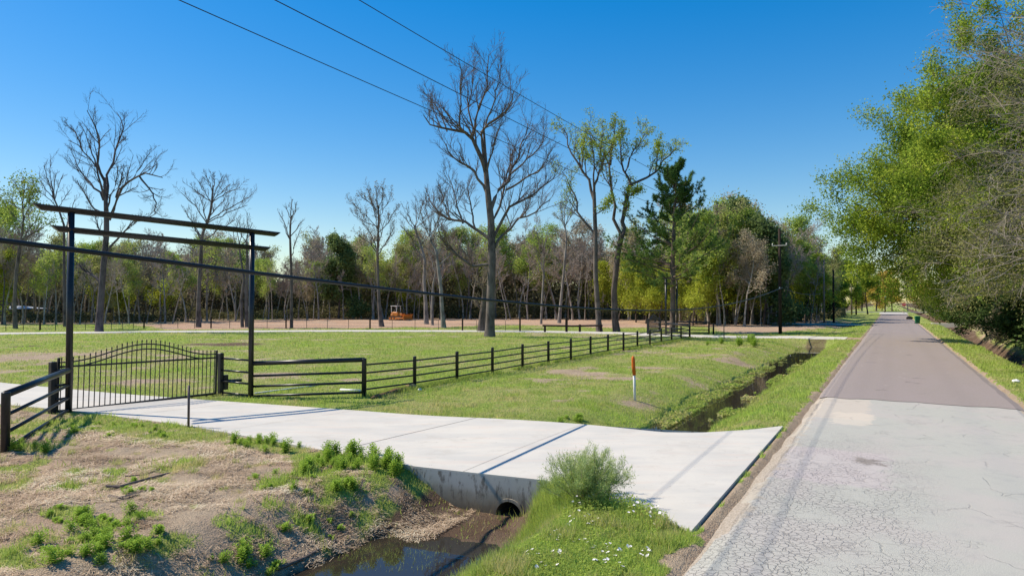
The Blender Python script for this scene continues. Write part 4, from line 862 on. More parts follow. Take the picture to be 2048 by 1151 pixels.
T9 = [([(1243, 470), (1228, 434), (1224, 382), (1221, 326), (1198, 295), (1180, 262)], 9, 2), ([(1221, 330), (1224, 304), (1228, 265), (1232, 245)], 5, 1.5), ([(1245, 470), (1247, 434), (1252, 395), (1261, 369)], 11, 8), ([(1261, 369), (1250, 350), (1241, 320), (1242, 285), (1235, 255)], 6, 1.5), ([(1261, 369), (1280, 361), (1311, 343), (1332, 317), (1354, 293)], 7, 1.5), ([(1250, 345), (1262, 310), (1284, 278), (1298, 262)], 5, 1.5), ([(1311, 343), (1315, 310), (1318, 285)], 4, 1.5), ([(1221, 326), (1205, 330), (1200, 300), (1208, 255)], 4, 1.5), ([(1252, 395), (1270, 385), (1283, 380)], 3, 1.2)]
limb_tree(64, (1233, 663), [(1234, 664, 22), (1230, 640, 17), (1228, 582, 15), (1235, 510, 14), (1244, 469, 13)], T9, 1, M['bark_dark'], M['twig_grey'], 'right of the two tall curving trees with sparse yellow green leaves, forked high up', name='tall_tree', kids=(9, 6, 4), per=3, lm=M['lf_fresh'], lsize=.17, tw=.015, lspread=.22, ratio=.36)
def fan(top, tipl, g, w=5):
    return [([top, ((top[0] * .55 + x_ * .45) + g.uniform(-5, 5), top[1] * .5 + y_ * .5 + g.uniform(-4, 4)), (x_, y_)], w, 1.3) for x_, y_ in tipl]
g0 = np.random.default_rng(5)
def ft(seed, base, trunk, tips, label, bark='bark_grey', twig='twig_grey', **k):
    L = []; ty = [q for q in trunk]
    for x_, y_ in tips:
        c = max([q for q in trunk if q[1] > y_ + 18] or [trunk[-1]], key=lambda q: -q[1]); f_ = g0.uniform(0, 1); i_ = trunk.index(c); d_ = trunk[max(i_ - 1, 0)]
        st = (c[0] * (1 - f_ * .5) + d_[0] * f_ * .5, c[1] * (1 - f_ * .5) + d_[1] * f_ * .5); L += fan(st, [(x_, y_)], g0, max(2.2, c[2] * .5))
    return limb_tree(seed, base, trunk, L, 1, M[bark], M[twig], label, **k)
ft(65, (397, 654), [(397, 654, 15), (397, 600, 10), (401, 520, 9), (404, 470, 7), (420, 430, 6), (424, 400, 5), (426, 370, 3)], [(362, 385), (378, 372), (395, 360), (410, 350), (425, 348), (445, 352), (462, 368), (480, 375), (497, 395), (495, 410), (470, 440), (370, 420), (450, 400), (400, 390), (385, 440)], 'round headed bare tree seen between the near arch posts', kids=(7, 6, 4), tw=.013, ratio=.5)
ft(66, (583, 656), [(583, 656, 9), (583, 560, 7), (581, 500, 6), (580, 470, 5), (582, 430, 3)], [(558, 425), (572, 412), (585, 398), (592, 405), (605, 440), (600, 460), (588, 420), (568, 450)], 'slender upright bare tree right of the near arch', bark='bark_dark', kids=(5, 4, 3), tw=.012, ratio=.35)
ft(67, (762, 653), [(764, 654, 16), (759, 620, 9), (756, 560, 7), (755, 500, 6), (757, 450, 4), (757, 410, 3)], [(707, 430), (703, 405), (720, 390), (735, 378), (752, 372), (765, 376), (780, 395), (790, 420), (788, 455), (770, 440), (730, 450), (716, 470), (742, 400)], 'bare oval tree left of the orange bulldozer with a flared foot', kids=(8, 6, 3), tw=.013, per=1, lm=M['lf_brown'], lsize=.13, ratio=.48)
ft(68, (852, 648), [(853, 648, 14), (851, 600, 9), (848, 560, 8), (850, 520, 7), (838, 480, 5), (828, 450, 4)], [(805, 430), (812, 412), (830, 405), (848, 400), (800, 450), (862, 430), (868, 460), (815, 470)], 'leaning bare tree left of the middle pair beside the tallest tree', bark='bark_pale', kids=(7, 5, 3), tw=.013)
ft(69, (888, 656), [(888, 657, 16), (885, 630, 10), (882, 580, 9), (876, 530, 8), (872, 500, 6), (860, 480, 4)], [(838, 415), (850, 395), (868, 390), (885, 400), (900, 430), (905, 470), (845, 450), (880, 430), (915, 500), (830, 470)], 'spreading bare tree with a pale trunk just left of the tallest tree', bark='bark_pale', kids=(8, 6, 3), tw=.013)
ft(70, (865, 650), [(865, 650, 8), (864, 610, 6), (866, 570, 5), (872, 540, 3)], [(855, 500), (866, 490), (880, 500), (850, 530)], 'thin bare tree standing between two leaning bare trees', bark='bark_pale', kids=(5, 4, 2), tw=.013)
ft(71, (1118, 646), [(1118, 647, 11), (1122, 600, 7), (1128, 540, 6), (1130, 515, 6), (1133, 480, 4), (1130, 450, 3)], [(1108, 430), (1120, 410), (1133, 400), (1150, 420), (1160, 445), (1165, 470), (1112, 460), (1145, 405)], 'pale slim leaning bare tree left of the two curving trees', bark='bark_pale', kids=(7, 5, 3), tw=.013, per=1, lm=M['lf_olive'], lsize=.14)
ft(72, (1082, 648), [(1082, 648, 7), (1084, 600, 5), (1088, 540, 4)], [(1070, 500), (1085, 480), (1098, 500), (1075, 470), (1095, 460)], 'small pale bare tree near the low log rail', bark='bark_pale', kids=(7, 6, 3), tw=.014)
ft(73, (30, 657), [(31, 657, 12), (29, 600, 8), (33, 540, 8), (42, 480, 6), (47, 440, 4), (45, 410, 3)], [(15, 385), (30, 365), (50, 358), (68, 362), (72, 385), (60, 400), (10, 410), (85, 430), (95, 450)], 'leafy topped tree with twin trunks at the left edge', bark='bark_grey', per=2, lm=M['lf_spring'], lsize=.22, kids=(7, 5, 3), tw=.013, lspread=.35)
ft(74, (-4, 640), [(-8, 660, 14), (0, 600, 12), (12, 540, 10), (20, 500, 7), (22, 470, 4)], [(5, 420), (25, 400), (40, 440), (-10, 440), (45, 470)], 'dark leaning tree cut by the left edge of the view', bark='bark_dark', per=1, lm=M['lf_spring'], lsize=.22, kids=(6, 5, 2), tw=.013, z=-.13)
ft(75, (131, 653), [(131, 653, 11), (129, 600, 7), (128, 520, 6), (128, 450, 5), (116, 415, 4), (105, 390, 3)], [(78, 355), (88, 330), (100, 320), (112, 345), (125, 352), (140, 380), (150, 400), (75, 380), (95, 365)], 'bare crooked tree directly behind the left arch post', bark='bark_dead', kids=(6, 4, 2), tw=.014)
ft(76, (488, 654), [(485, 655, 9), (482, 600, 7), (488, 560, 6), (482, 520, 5), (478, 490, 4)], [(465, 460), (472, 440), (490, 450), (500, 470)], 'crooked thin tree just left of the right arch post', bark='bark_grey', kids=(5, 4, 2), tw=.013)
ft(77, (492, 654), [(494, 655, 10), (492, 600, 8), (495, 540, 7), (494, 500, 5), (492, 480, 3)], [(480, 440), (495, 425), (505, 445), (508, 465)], 'straight thin tree touching the right arch post', bark='bark_grey', kids=(5, 4, 2), tw=.013)
# vine covered trunk beside the tallest tree
ft(78, (964, 662), [(962, 662, 22), (965, 630, 17), (969, 590, 13), (970, 550, 9)], [(955, 560), (975, 540), (950, 600), (985, 590)], 'short vine covered trunk half hidden behind the tallest tree', bark='bark_dark', twig='twig_brown', kids=(9, 6, 3), ratio=.5, tw=.014, per=1, lm=M['lf_brown'], lsize=.14, name='vine_covered_trunk')
# pine
def pine(base, label, seed=3):
    g = np.random.default_rng(seed); B = gz(*base, -.13); Yb = B[1]; W = lambda px, py: at(px, py, Yb) - B
    T = TG(); tp = [W(1345, 665), W(1346, 600), W(1345, 540), W(1347, 480), W(1350, 420), W(1352, 372), W(1354, 343)]; tp[0][2] = -.3; P, H = resample(tp, 24); R_t = np.interp(np.linspace(0, 1, 24), [0, .1, .6, 1], [.36, .27, .2, .05]); T.add(P[None], R_t[None], 10, 'trunk')
    t_ = np.sort(g.uniform(.27, .985, 92)); f = t_ * 23; i_ = np.minimum(f.astype(int), 22); u = (f - i_)[:, None]; p = P[i_] * (1 - u) + P[i_ + 1] * u
    prof = np.interp(t_, [.27, .33, .45, .55, .66, .78, .9, 1], [2.6, 6.0, 6.2, 5.1, 3.7, 3.2, 2.4, 1.1]); az = g.uniform(0, 6.283, len(p)); el = np.interp(t_, [.27, .5, .8, 1], [-.05, .2, .55, 1.1]) + g.normal(0, .12, len(p))
    D = np.stack([np.cos(az) * np.cos(el), np.sin(az) * np.cos(el), np.sin(el)], 1); L = prof * g.uniform(.55, 1.15, len(p)); L[az % 3.1 < .5] *= .8
    l1, r1 = grow(g, p, D, L, .018 + .011 * L, 7, .08, .06, .35); T.add(l1, r1, 5, 'twig'); p, D, L, R = spawn(g, l1, r1, L, 9, .3, .7, .32, .6, fall=.3); l2, r2 = grow(g, p, D, L, np.full(len(p), .014), 3, .12, .16, .6); T.add(l2, r2, 3, 'twig')
    tips = l2.reshape(-1, 4, 3)[:, 1:].reshape(-1, 3); tips = np.concatenate([tips, l1[:, -1]]); n = 26; idx = np.repeat(np.arange(len(tips)), n); Dn = norm(g.normal(0, 1, (len(idx), 3)) + np.array([0, 0, .55])); c = tips[idx]; Ln = g.uniform(.2, .38, len(idx))[:, None]
    side = norm(np.cross(Dn, g.normal(0, 1, Dn.shape))) * .03; V = np.stack([c - side, c + side, c + Dn * Ln], 1); cl = clump_tint(g, tips, .7, 3)[idx]; low = np.clip(1 - (c[:, 2] / H - .3) * 2.2, 0, 1) * .55
    root = empty('pine_tree', tuple(B), label=label, cat='tree'); m = T.mesh('trunk'); npmesh('trunk', m[0], m[1], M['bark_pine'], root, smooth=True); m = T.mesh('twig'); npmesh('branches', m[0], m[1], M['bark_pine'], root)
    npmesh('crown', V.reshape(-1, 3), [np.arange(len(V) * 3).reshape(-1, 3)], M['lf_pine'], root, cols=np.repeat(np.clip(cl * .7 + low, 0, 1), 3)); return root
pine((1345, 666), 'dark green pine rising behind the far entrance arch')
# --- woods: prototypes, then copies
PROTO = {}
def proto(key, name, T, lv, bark, twigm, leafm, H): PROTO[key] = dict(name=name, H=H, T=T, lv=lv, bark=M[bark], twig=M[twigm], leaf=M[leafm] if leafm else None, root=None)
for q, sd in enumerate((101, 102, 103)):
    T, lv = crown_tree(sd, 15, .17, .06, .36, 15, .28, .10, 8, 6, 4, 0, tw=.019); proto('bare%d' % q, 'bare_tree', T, lv, 'bark_wood' if q else 'bark_pale', ('twig_wood', 'twig_brown', 'twig_wood')[q], None, 15)
for q, sd in enumerate((161, 162, 163)):
    T, lv = crown_tree(sd, 15, .13, .09, .52, 10, .20, .12, 6, 5, 3, 0, tw=.016, ang=.8); proto('slim%d' % q, 'slim_tree', T, lv, ('bark_pale', 'bark_wood', 'bark_dark')[q], 'twig_wood', None, 15)
for q, sd in enumerate((111, 112)):
    T, lv = crown_tree(sd, 15, .17, .06, .38, 13, .28, .07, 8, 6, 0, 9, .20, .4, tw=.018); proto('brown%d' % q, 'budding_tree', T, lv, 'bark_wood', 'twig_brown', 'w_brown', 15)
for q, sd in enumerate((121, 122, 123)):
    T, lv = crown_tree(sd, 15, .18, .06, .38, 13, .28, .06, 8, 6, 0, (14, 8, 6)[q], .22, .4, tw=.018); proto('spring%d' % q, 'leafy_tree', T, lv, 'bark_pale' if q else 'bark_wood', 'twig_wood', ('w_spring', 'w_olive', 'w_spring')[q], 15)
for q, sd in enumerate((131, 132)):
    T, lv = crown_tree(sd, 11, .15, .06, .12, 15, .36, .02, 8, 6, 0, 16, .24, .4, tw=.016); proto('yellow%d' % q, 'young_leafy_tree', T, lv, 'bark_dark', 'twig_grey', 'lf_yellow', 11)
T, lv = crown_tree(141, 13, .18, .04, .1, 18, .30, .04, 9, 6, 0, 34, .30, .4, tw=.016); proto('dark0', 'evergreen_tree', T, lv, 'bark_dark', 'twig_grey', 'w_dark', 13)
T, lv = crown_tree(142, 13, .2, .05, .2, 15, .36, .03, 9, 6, 0, 24, .26, .4, tw=.016); proto('oak0', 'oak_tree', T, lv, 'bark_dark', 'twig_grey', 'lf_oak', 13)
T, lv = crown_tree(143, 10, .2, .05, .12, 14, .42, .03, 8, 6, 0, 18, .28, .4, tw=.016); proto('gold0', 'golden_tree', T, lv, 'bark_dark', 'twig_brown', 'lf_gold', 10)
for q, (lm, tm) in enumerate((('lf_dark', 'twig_grey'), ('lf_olive', 'twig_brown'), ('lf_brown', 'twig_brown'), ('lf_dark', 'twig_pale'))):
    T, lv = crown_tree(151 + q, 3.2, .06, .15, .03, 14, .62, .03, 8, 5, 0, (22, 12, 5, 9)[q], .16, .2, tw=.012, wob=.14); proto('shrub%d' % q, 'shrub', T, lv, 'bark_grey', tm, lm, 3.2)
def put(key, x, y, H, label, group, rz=None, z=None, wide=1.0):
    p = PROTO[key]; k = H / p['H']; rz = rng.uniform(0, 6.283) if rz is None else rz; z = float(terrain(x, y)) - .05 if z is None else z
    if p['root'] is None:
        r = tree_obj(p['name'], p['T'], p['bark'], (x, y, z), p['leaf'], p['twig'], p['lv'], label=label, cat='shrub' if p['name'] == 'shrub' else 'tree', group=group); p['root'] = r
    else:
        src = p['root']; r = src.copy(); sc.collection.objects.link(r)
        for ch in src.children:
            c = ch.copy(); sc.collection.objects.link(c); c.parent = r
        r['label'] = label; r['group'] = group
    r.location = (x, y, z); r.rotation_euler = (0, 0, rz); r.scale = (k * wide, k * wide, k); return r
KT = dict(bare='grey bare tree', brown='brown budding tree', spring='green leafing tree', yellow='bright yellow green young tree', dark='dark evergreen tree', oak='dense green oak', gold='golden leaved tree')
KT2 = {'bare0': 'pale trunked bare tree', 'bare1': 'brown twigged bare tree', 'bare2': 'grey bare tree', 'slim0': 'slim pale trunked bare tree', 'slim1': 'slim grey bare tree', 'slim2': 'slim dark trunked bare tree', 'brown0': 'brown budding tree', 'brown1': 'rounded brown budding tree', 'spring0': 'fresh green tree', 'spring1': 'pale trunked olive tree', 'spring2': 'loose pale trunked olive tree',
       'yellow0': 'bright yellow green young tree', 'yellow1': 'bushy yellow green young tree', 'dark0': 'dark evergreen tree', 'oak0': 'dense green oak', 'gold0': 'golden leaved tree'}
def zone(px):
    for lim, t_ in ((120, 'behind the left edge of the field'), (260, 'behind the half dead tree'), (345, 'in front of the yellow house'), (440, 'behind the round headed tree'), (540, 'behind the right post of the near arch'), (640, 'behind the slender upright tree'), (735, 'left of the bare oval tree'), (780, 'behind the bare oval tree'), (850, 'behind the orange bulldozer'),
                    (930, 'behind the leaning pale trunks'), (1040, 'behind the tallest bare tree'), (1150, 'behind the low log rail'), (1270, 'behind the two curving trees'), (1325, 'left of the pine'), (1400, 'right behind the pine'), (1480, 'right of the far gate'), (1545, 'left of the dark utility pole'), (1610, 'right of the dark utility pole'), (9999, 'by the pale utility pole')):
        if px < lim: return t_
topx = [-200, 0, 60, 100, 180, 260, 330, 400, 480, 540, 580, 620, 660, 720, 780, 850, 900, 960, 1020, 1100, 1180, 1240, 1300, 1340, 1400, 1450, 1500, 1540, 1570, 1600, 1640, 1660, 1720]
topy = [430, 400, 470, 480, 470, 480, 470, 470, 480, 500, 520, 500, 455, 470, 470, 470, 450, 450, 455, 450, 455, 460, 450, 420, 405, 398, 415, 425, 445, 452, 475, 530, 560]
rg = np.random.default_rng(12); cntr = {}
def woods(Yf, n, px0, px1, kinds, hk, rowname):
    for k in range(n):
        px = px0 + (px1 - px0) * (k + rg.uniform(.1, .9)) / n; Yv = Yf(px) + rg.uniform(-4, 4); key = kinds(px); x_ = (px - 1024) / F * Yv
        ty = float(np.interp(px, topx, topy)) - 14 + abs(rg.normal(0, 20)) * (1.0 if rg.random() < .6 else 2.2); H = (CAMZ + .13 + (HORZ - ty) / F * Yv) * hk; H = min(max(H, 5), 24)
        if key.startswith('yellow'): H = min(H, 10.5)
        put(key, x_, Yv, H, f"{KT2[key]} {rowname} {zone(px)}", 'trees of the wood beyond the field')
def kinds(px):
    u = rg.random()
    if px < 350: L_ = [('bare', .40), ('brown', .12), ('spring', .34), ('yellow', .12), ('dark', .02)]
    elif px < 1180: L_ = [('bare', .46), ('brown', .16), ('spring', .32), ('yellow', .03), ('dark', .03)]
    elif px < 1400: L_ = [('bare', .2), ('brown', .12), ('spring', .33), ('yellow', .30), ('dark', .05)]
    else: L_ = [('bare', .24), ('brown', .18), ('spring', .42), ('yellow', .10), ('dark', .06)]
    for nm, p_ in L_:
        if u < p_: return nm + str(rg.integers({'bare': 3, 'brown': 2, 'spring': 3, 'yellow': 2, 'dark': 1}[nm]))
        u -= p_
    return 'bare0'
front = lambda px: float(np.interp(px, [-200, 340, 420, 700, 1000, 1250, 1330, 1400, 1480, 1560, 1640, 1700], [98, 104, 118, 128, 128, 122, 112, 98, 92, 96, 112, 135]))
woods(front, 62, -60, 1650, kinds, .93, 'in front row')
woods(lambda p_: front(p_) - 3, 64, -40, 1650, lambda p_: 'slim%d' % rg.integers(3), .82, 'at the edge')
woods(lambda p_: front(p_) + 9, 60, -60, 1660, kinds, 1.0, 'in second row')
woods(lambda p_: front(p_) + 20, 56, -60, 1670, kinds, 1.0, 'deep within')
for px, Yv, H, key in ((1292, 100, 9.5, 'yellow0'), (1318, 96, 8.5, 'yellow1'), (1272, 108, 9.5, 'yellow0'), (1385, 92, 9, 'yellow1'), (1410, 98, 14.5, 'spring0'), (1440, 92, 15.5, 'spring0'), (1468, 98, 16.5, 'spring0'), (1505, 96, 15.8, 'spring2'), (1535, 98, 15, 'spring0'), (1430, 104, 16, 'yellow0'), (1488, 88, 12, 'brown0'), (1600, 118, 14.5, 'spring0'), (1622, 122, 14, 'spring0'), (1636, 116, 13, 'spring1')):
    put(key, (px - 1024) / F * Yv, Yv, H, f"{'tall' if H > 12 else 'low'} {KT2[key]} rising {zone(px)}", 'trees of the wood beyond the field')
# left side of the road beyond the second driveway
for k in range(20):
    s_ = 108 + k * 6.5; v_ = 15.5 + rg.uniform(-1, 2) + (k % 3) * 4; x_, y_ = xy(s_, v_); key = ('spring2', 'brown0', 'dark0', 'spring1', 'bare2')[k % 5]
    put(key, x_, y_, rg.uniform(8, 11), f"{KT2[key]} at the {'near' if k < 7 else 'middle' if k < 13 else 'far'} end of the row left of the road", 'trees left of the road')
for px, Yv, H, key in ((1668, 150, 9.5, 'oak0'), (1690, 160, 12.5, 'oak0'), (1735, 168, 12, 'oak0')):
    put(key, (px - 1024) / F * Yv, Yv, H, f"{KT2[key]} {('just right of the pale utility pole', 'above the thin far utility poles', 'left of the road end')[(px - 1660) // 30]}", 'trees left of the road')
# beyond the cross road
for k in range(34):
    v_ = -60 + k * 4.6; s_ = 262 + rg.uniform(-6, 14); x_, y_ = xy(s_, v_); key = ('brown1', 'bare1', 'gold0', 'brown0', 'spring1', 'bare2')[k % 6] if not (-25 < v_ < 18 and k % 2) else 'gold0'
    put(key, x_, y_, rg.uniform(10, 15), f"{KT2[key]} {('right of', 'straight beyond', 'left of')[0 if v_ < -8 else 1 if v_ < 8 else 2]} the road across the junction", 'trees across the junction')
# right hand side of the road
RK = [('shrub2', 0)]
for k in range(24):
    s_ = 78 + k * 7.2; v_ = -12.5 - rg.uniform(0, 3.5) - (k % 2) * 3.5; x_, y_ = xy(s_, v_); key = ('oak0', 'spring1', 'bare1', 'brown0', 'spring2', 'oak0', 'bare0')[k % 7]
    put(key, x_, y_, rg.uniform(11, 14.5) , f"{KT2[key]} at the {'near' if k < 8 else 'middle' if k < 16 else 'far'} part of the right hand roadside wood", 'trees right of the road')
for k in range(20):
    s_ = 34 + k * 7.5; v_ = -20 - rg.uniform(0, 5); x_, y_ = xy(s_, v_); key = ('bare1', 'spring1', 'oak0', 'brown1')[k % 4]
    put(key, x_, y_, rg.uniform(14, 18), f"{KT2[key]} deep behind the right ditch, {'near' if k < 6 else 'middle' if k < 13 else 'far'} part", 'trees right of the road')
for k in range(46):
    s_ = 26 + k * 3.6; v_ = -8.2 - rg.uniform(0, 2.4); 
    if 84 < s_ < 97: v_ -= 3.5
    x_, y_ = xy(s_, v_); q = (0, 3, 0, 1, 2, 3, 0, 1)[k % 8]
    put('shrub%d' % q, x_, y_, rg.uniform(2.6, 4.4), f"{('dark green', 'olive', 'brown twiggy', 'dark tangled')[q]} shrub on the right ditch bank, {'near' if k < 12 else 'middle' if k < 28 else 'far'} part", 'shrubs on the right ditch bank', wide=1.3)
for k in range(9):
    s_ = 128 + k * 8; x_, y_ = xy(s_, -8.5 - rg.uniform(0, 2)); put('shrub1', x_, y_, rg.uniform(4.5, 6.5), f"olive shrub beyond the green bin, {'near' if k < 3 else 'middle' if k < 6 else 'far'} part", 'shrubs beyond the bin')
for k in range(12):
    s_ = 118 + k * 9; x_, y_ = xy(s_, 13 + rg.uniform(-1, 2)); put('shrub0', x_, y_, rg.uniform(3, 5.5), f"dark green shrub left of the far poles, {'near' if k < 4 else 'middle' if k < 8 else 'far'} part", 'shrubs left of the far poles')
# the big overhanging trees on the right
def overhang(seed, basex, basey, fork_z, tips, r, bark, twig, lm, label, per, lsize, kids, name, w0=.16, ratio=.5, lspread=.25, tw=.012, sag=.0, up=.03, zb=-.4):
    g = np.random.default_rng(seed); T = TG(); B = np.array([basex, basey, zb]); fk = np.array([-.3, .2, fork_z])
    top = fk + np.array([-1.0, .3, 3.5]); P, _ = resample([(0, 0, -.5), (-.1, .05, fork_z * .5), fk, fk + (top - fk) * .5, top], 12); T.add(P[None], np.linspace(r * 1.25, r * .6, 12)[None], 12, 'trunk')
    A = []; LL = []
    for px, py, Yt in tips:
        e = at(px, py, Yt) - B; u0 = g.uniform(.4, 1); s0 = P[int(5 + 6 * u0)]; mid = s0 * .5 + e * .5 + np.array([0, 0, (.12 - sag) * np.linalg.norm(e - s0)]); Q, ln = resample([s0, s0 * .75 + mid * .25 + np.array([0, 0, .3]), mid, mid * .45 + e * .55, e], 10); Q[1:-1] += g.normal(0, .02 * ln, (8, 3)); A.append(Q); LL.append(ln)
    A = np.array(A); LL = np.array(LL); RR = np.linspace(1, .12, 10)[None] * (w0 * (LL / LL.mean()))[:, None]; T.add(A, RR, 7, 'trunk')
    p, D, L, R = spawn(g, A, RR, LL, kids[0], .25, .7, .36, .5, fall=.35); l2, r2 = grow(g, p, D, L, np.maximum(R, tw * 1.6), 6, .11, up, .35); T.add(l2, r2, 5, 'twig')
    p, D, L, R = spawn(g, l2, r2, L, kids[1], .15, .7, ratio, .55); l3, r3 = grow(g, p, D, L, np.maximum(R, tw), 5, .13, up, .5); T.add(l3, r3, 3, 'twig'); last = l3
    if kids[2]: p, D, L, R = spawn(g, l3, r3, L, kids[2], .15, .65, .6, .6); l4, r4 = grow(g, p, D, L, np.full(len(p), tw * .8), 3, .15, up, .6); T.add(l4, r4, 3, 'twig'); last = l4
    lv = None
    if per: P_ = leaf_pts(g, last, per, lspread); lv = leafquads(g, P_, lsize, .2, .7, clump_tint(g, P_, .6, seed))
    return tree_obj(name, T, M[bark], tuple(B), M[lm] if lm else None, M[twig], lv, label=label, cat='tree')
bx, by = xy(58, -11.5)
overhang(201, bx, by, 4.5, [(1700, 452, 54), (1715, 420, 52), (1738, 385, 55), (1768, 350, 52), (1800, 305, 54), (1832, 255, 53), (1870, 235, 57), (1735, 490, 54), (1755, 515, 52), (1770, 470, 50), (1800, 400, 52), (1830, 330, 54), (1860, 420, 48), (1870, 480, 50), (1800, 540, 56), (1850, 540, 52), (1900, 350, 50), (1740, 430, 48), (1770, 380, 60), (1880, 300, 60), (1930, 420, 46), (1830, 500, 62)],
         .45, 'bark_dark', 'twig_grey', 'lf_oak', 'big green oak leaning out over the road from the right', 60, .15, (8, 6, 3), 'oak_tree', lspread=.34)
bx, by = xy(44, -12.5)
overhang(202, bx, by, 5.5, [(1870, 205, 40), (1895, 175, 38), (1920, 150, 40), (1945, 120, 38), (1965, 90, 40), (1880, 250, 38), (1880, 300, 36), (1920, 220, 38), (1960, 150, 40), (1990, 200, 38), (1900, 380, 36), (1940, 330, 38), (1990, 300, 36), (2020, 400, 38), (1960, 450, 36), (2030, 230, 40), (2040, 120, 40), (2000, 500, 36), (1860, 340, 42), (1925, 470, 40)],
         .4, 'bark_dark', 'twig_grey', 'lf_oak', 'tall green oak behind the bare twigs at the upper right', 60, .125, (8, 6, 3), 'oak_tree', lspread=.26)
bx, by = xy(27, -11)
overhang(203, bx, by, 4.5, [(1965, 40, 23), (1985, 15, 22), (2010, 60, 21), (1980, 110, 23), (1975, 90, 24), (2030, 20, 21), (1985, 180, 22), (2000, 250, 21), (1950, 300, 22), (1935, 360, 22), (1980, 330, 20), (1960, 420, 21), (1930, 440, 23), (1985, 480, 21), (1960, 520, 22), (1990, 560, 21), (2020, 420, 20), (2030, 310, 19), (2035, 520, 19), (1975, 230, 24), (2040, 160, 22)],
         .3, 'bark_pale', 'twig_pale', 'lf_olive', 'near bare tree whose pale drooping twigs fill the right edge', 1, .06, (7, 5, 3), 'bare_tree', w0=.055, tw=.0055, lspread=.1, sag=.04, up=-.02)
bx, by = xy(36, -12)
overhang(204, bx, by, 3.5, [(1925, 395, 31), (1900, 430, 32), (1890, 500, 31), (1920, 540, 30), (1950, 570, 30), (1990, 590, 29), (1960, 480, 29), (2000, 430, 28), (2030, 480, 28), (1910, 350, 32), (1960, 380, 30), (2020, 560, 28), (2040, 350, 29), (1870, 530, 33), (1990, 100, 32), (1960, 180, 32), (2030, 170, 30)],
         .26, 'bark_grey', 'twig_pale', 'lf_olive', 'brownish twiggy tree behind the near pale twigs on the right', 14, .085, (8, 6, 3), 'budding_tree', w0=.06, tw=.008, sag=.03, up=-.01)
# undergrowth and the far wood that reads as one mass
g = np.random.default_rng(77); n = 44000; px = g.uniform(-150, 1690, n); Yu = np.array([np.interp(px, [-200, 340, 420, 700, 1000, 1250, 1330, 1400, 1480, 1560, 1640, 1700], [98, 104, 118, 128, 128, 122, 112, 98, 92, 96, 112, 135])])[0] + 3 + g.exponential(9, n); x = (px - 1024) / F * Yu
hh = (.25 + 3.3 * fbm(x * .14, Yu * .1, 88, 4) ** 1.6 * 1.6) * np.where(px < 350, .55, 1) * np.where(px > 1400, .7, 1); z = hh * g.random(n) ** .8 - .1; P = np.stack([x, Yu, z], 1); V, f, c = leafquads(g, P, .32, .1, .8, np.clip(clump_tint(g, P, .3, 4), 0, 1))
M['under'] = leafmat('thicket_leaves', (.055, .06, .03), (.10, .10, .05), (.17, .15, .085), .4)
tag(npmesh('undergrowth', V, [f], M['under'], cols=c), 'dark thicket of shrubs along the foot of the wood', 'undergrowth', kind='stuff')
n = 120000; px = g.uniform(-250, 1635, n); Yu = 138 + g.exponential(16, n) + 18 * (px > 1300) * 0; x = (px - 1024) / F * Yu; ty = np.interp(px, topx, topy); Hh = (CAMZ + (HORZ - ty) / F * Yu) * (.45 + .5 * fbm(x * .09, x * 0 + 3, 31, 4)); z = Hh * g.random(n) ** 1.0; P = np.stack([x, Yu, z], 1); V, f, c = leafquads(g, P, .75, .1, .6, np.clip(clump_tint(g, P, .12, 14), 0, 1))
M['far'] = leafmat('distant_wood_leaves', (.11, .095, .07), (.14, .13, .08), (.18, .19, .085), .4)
tag(npmesh('far_wood', V, [f], M['far'], cols=c), 'distant wood behind the trees reading as one mass', 'wood', kind='stuff')
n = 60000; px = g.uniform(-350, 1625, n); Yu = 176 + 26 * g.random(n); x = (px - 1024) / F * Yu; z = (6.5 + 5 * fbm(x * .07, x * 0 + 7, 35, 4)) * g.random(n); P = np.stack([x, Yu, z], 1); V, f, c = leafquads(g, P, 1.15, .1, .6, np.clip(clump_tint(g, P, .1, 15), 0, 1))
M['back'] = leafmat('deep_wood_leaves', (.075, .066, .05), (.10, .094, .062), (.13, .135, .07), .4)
tag(npmesh('deep_wood', V, [f], M['back'], cols=c), 'brown grey deepest part of the distant wood', 'wood', kind='stuff')
n = 30000; s_ = g.uniform(28, 300, n); v_ = -15 - g.exponential(7, n); q_ = g.random(n) < .3; s_ = np.where(q_, 285 + 30 * g.random(n), s_); v_ = np.where(q_, g.uniform(-70, 90, n), v_); x, y = xy(s_, v_); z = (2.5 + 7 * fbm(x * .12, y * .12, 8, 3)) * g.random(n) ** .8 * np.where(q_, 1.1, 1) - .3; P = np.stack([x, y, z], 1); V, f, c = leafquads(g, P, .34, .1, .8, clump_tint(g, P, .3, 24))
tag(npmesh('roadside_thicket', V, [f], M['under'], cols=c), 'dense dark thicket behind the right ditch', 'undergrowth', kind='stuff')

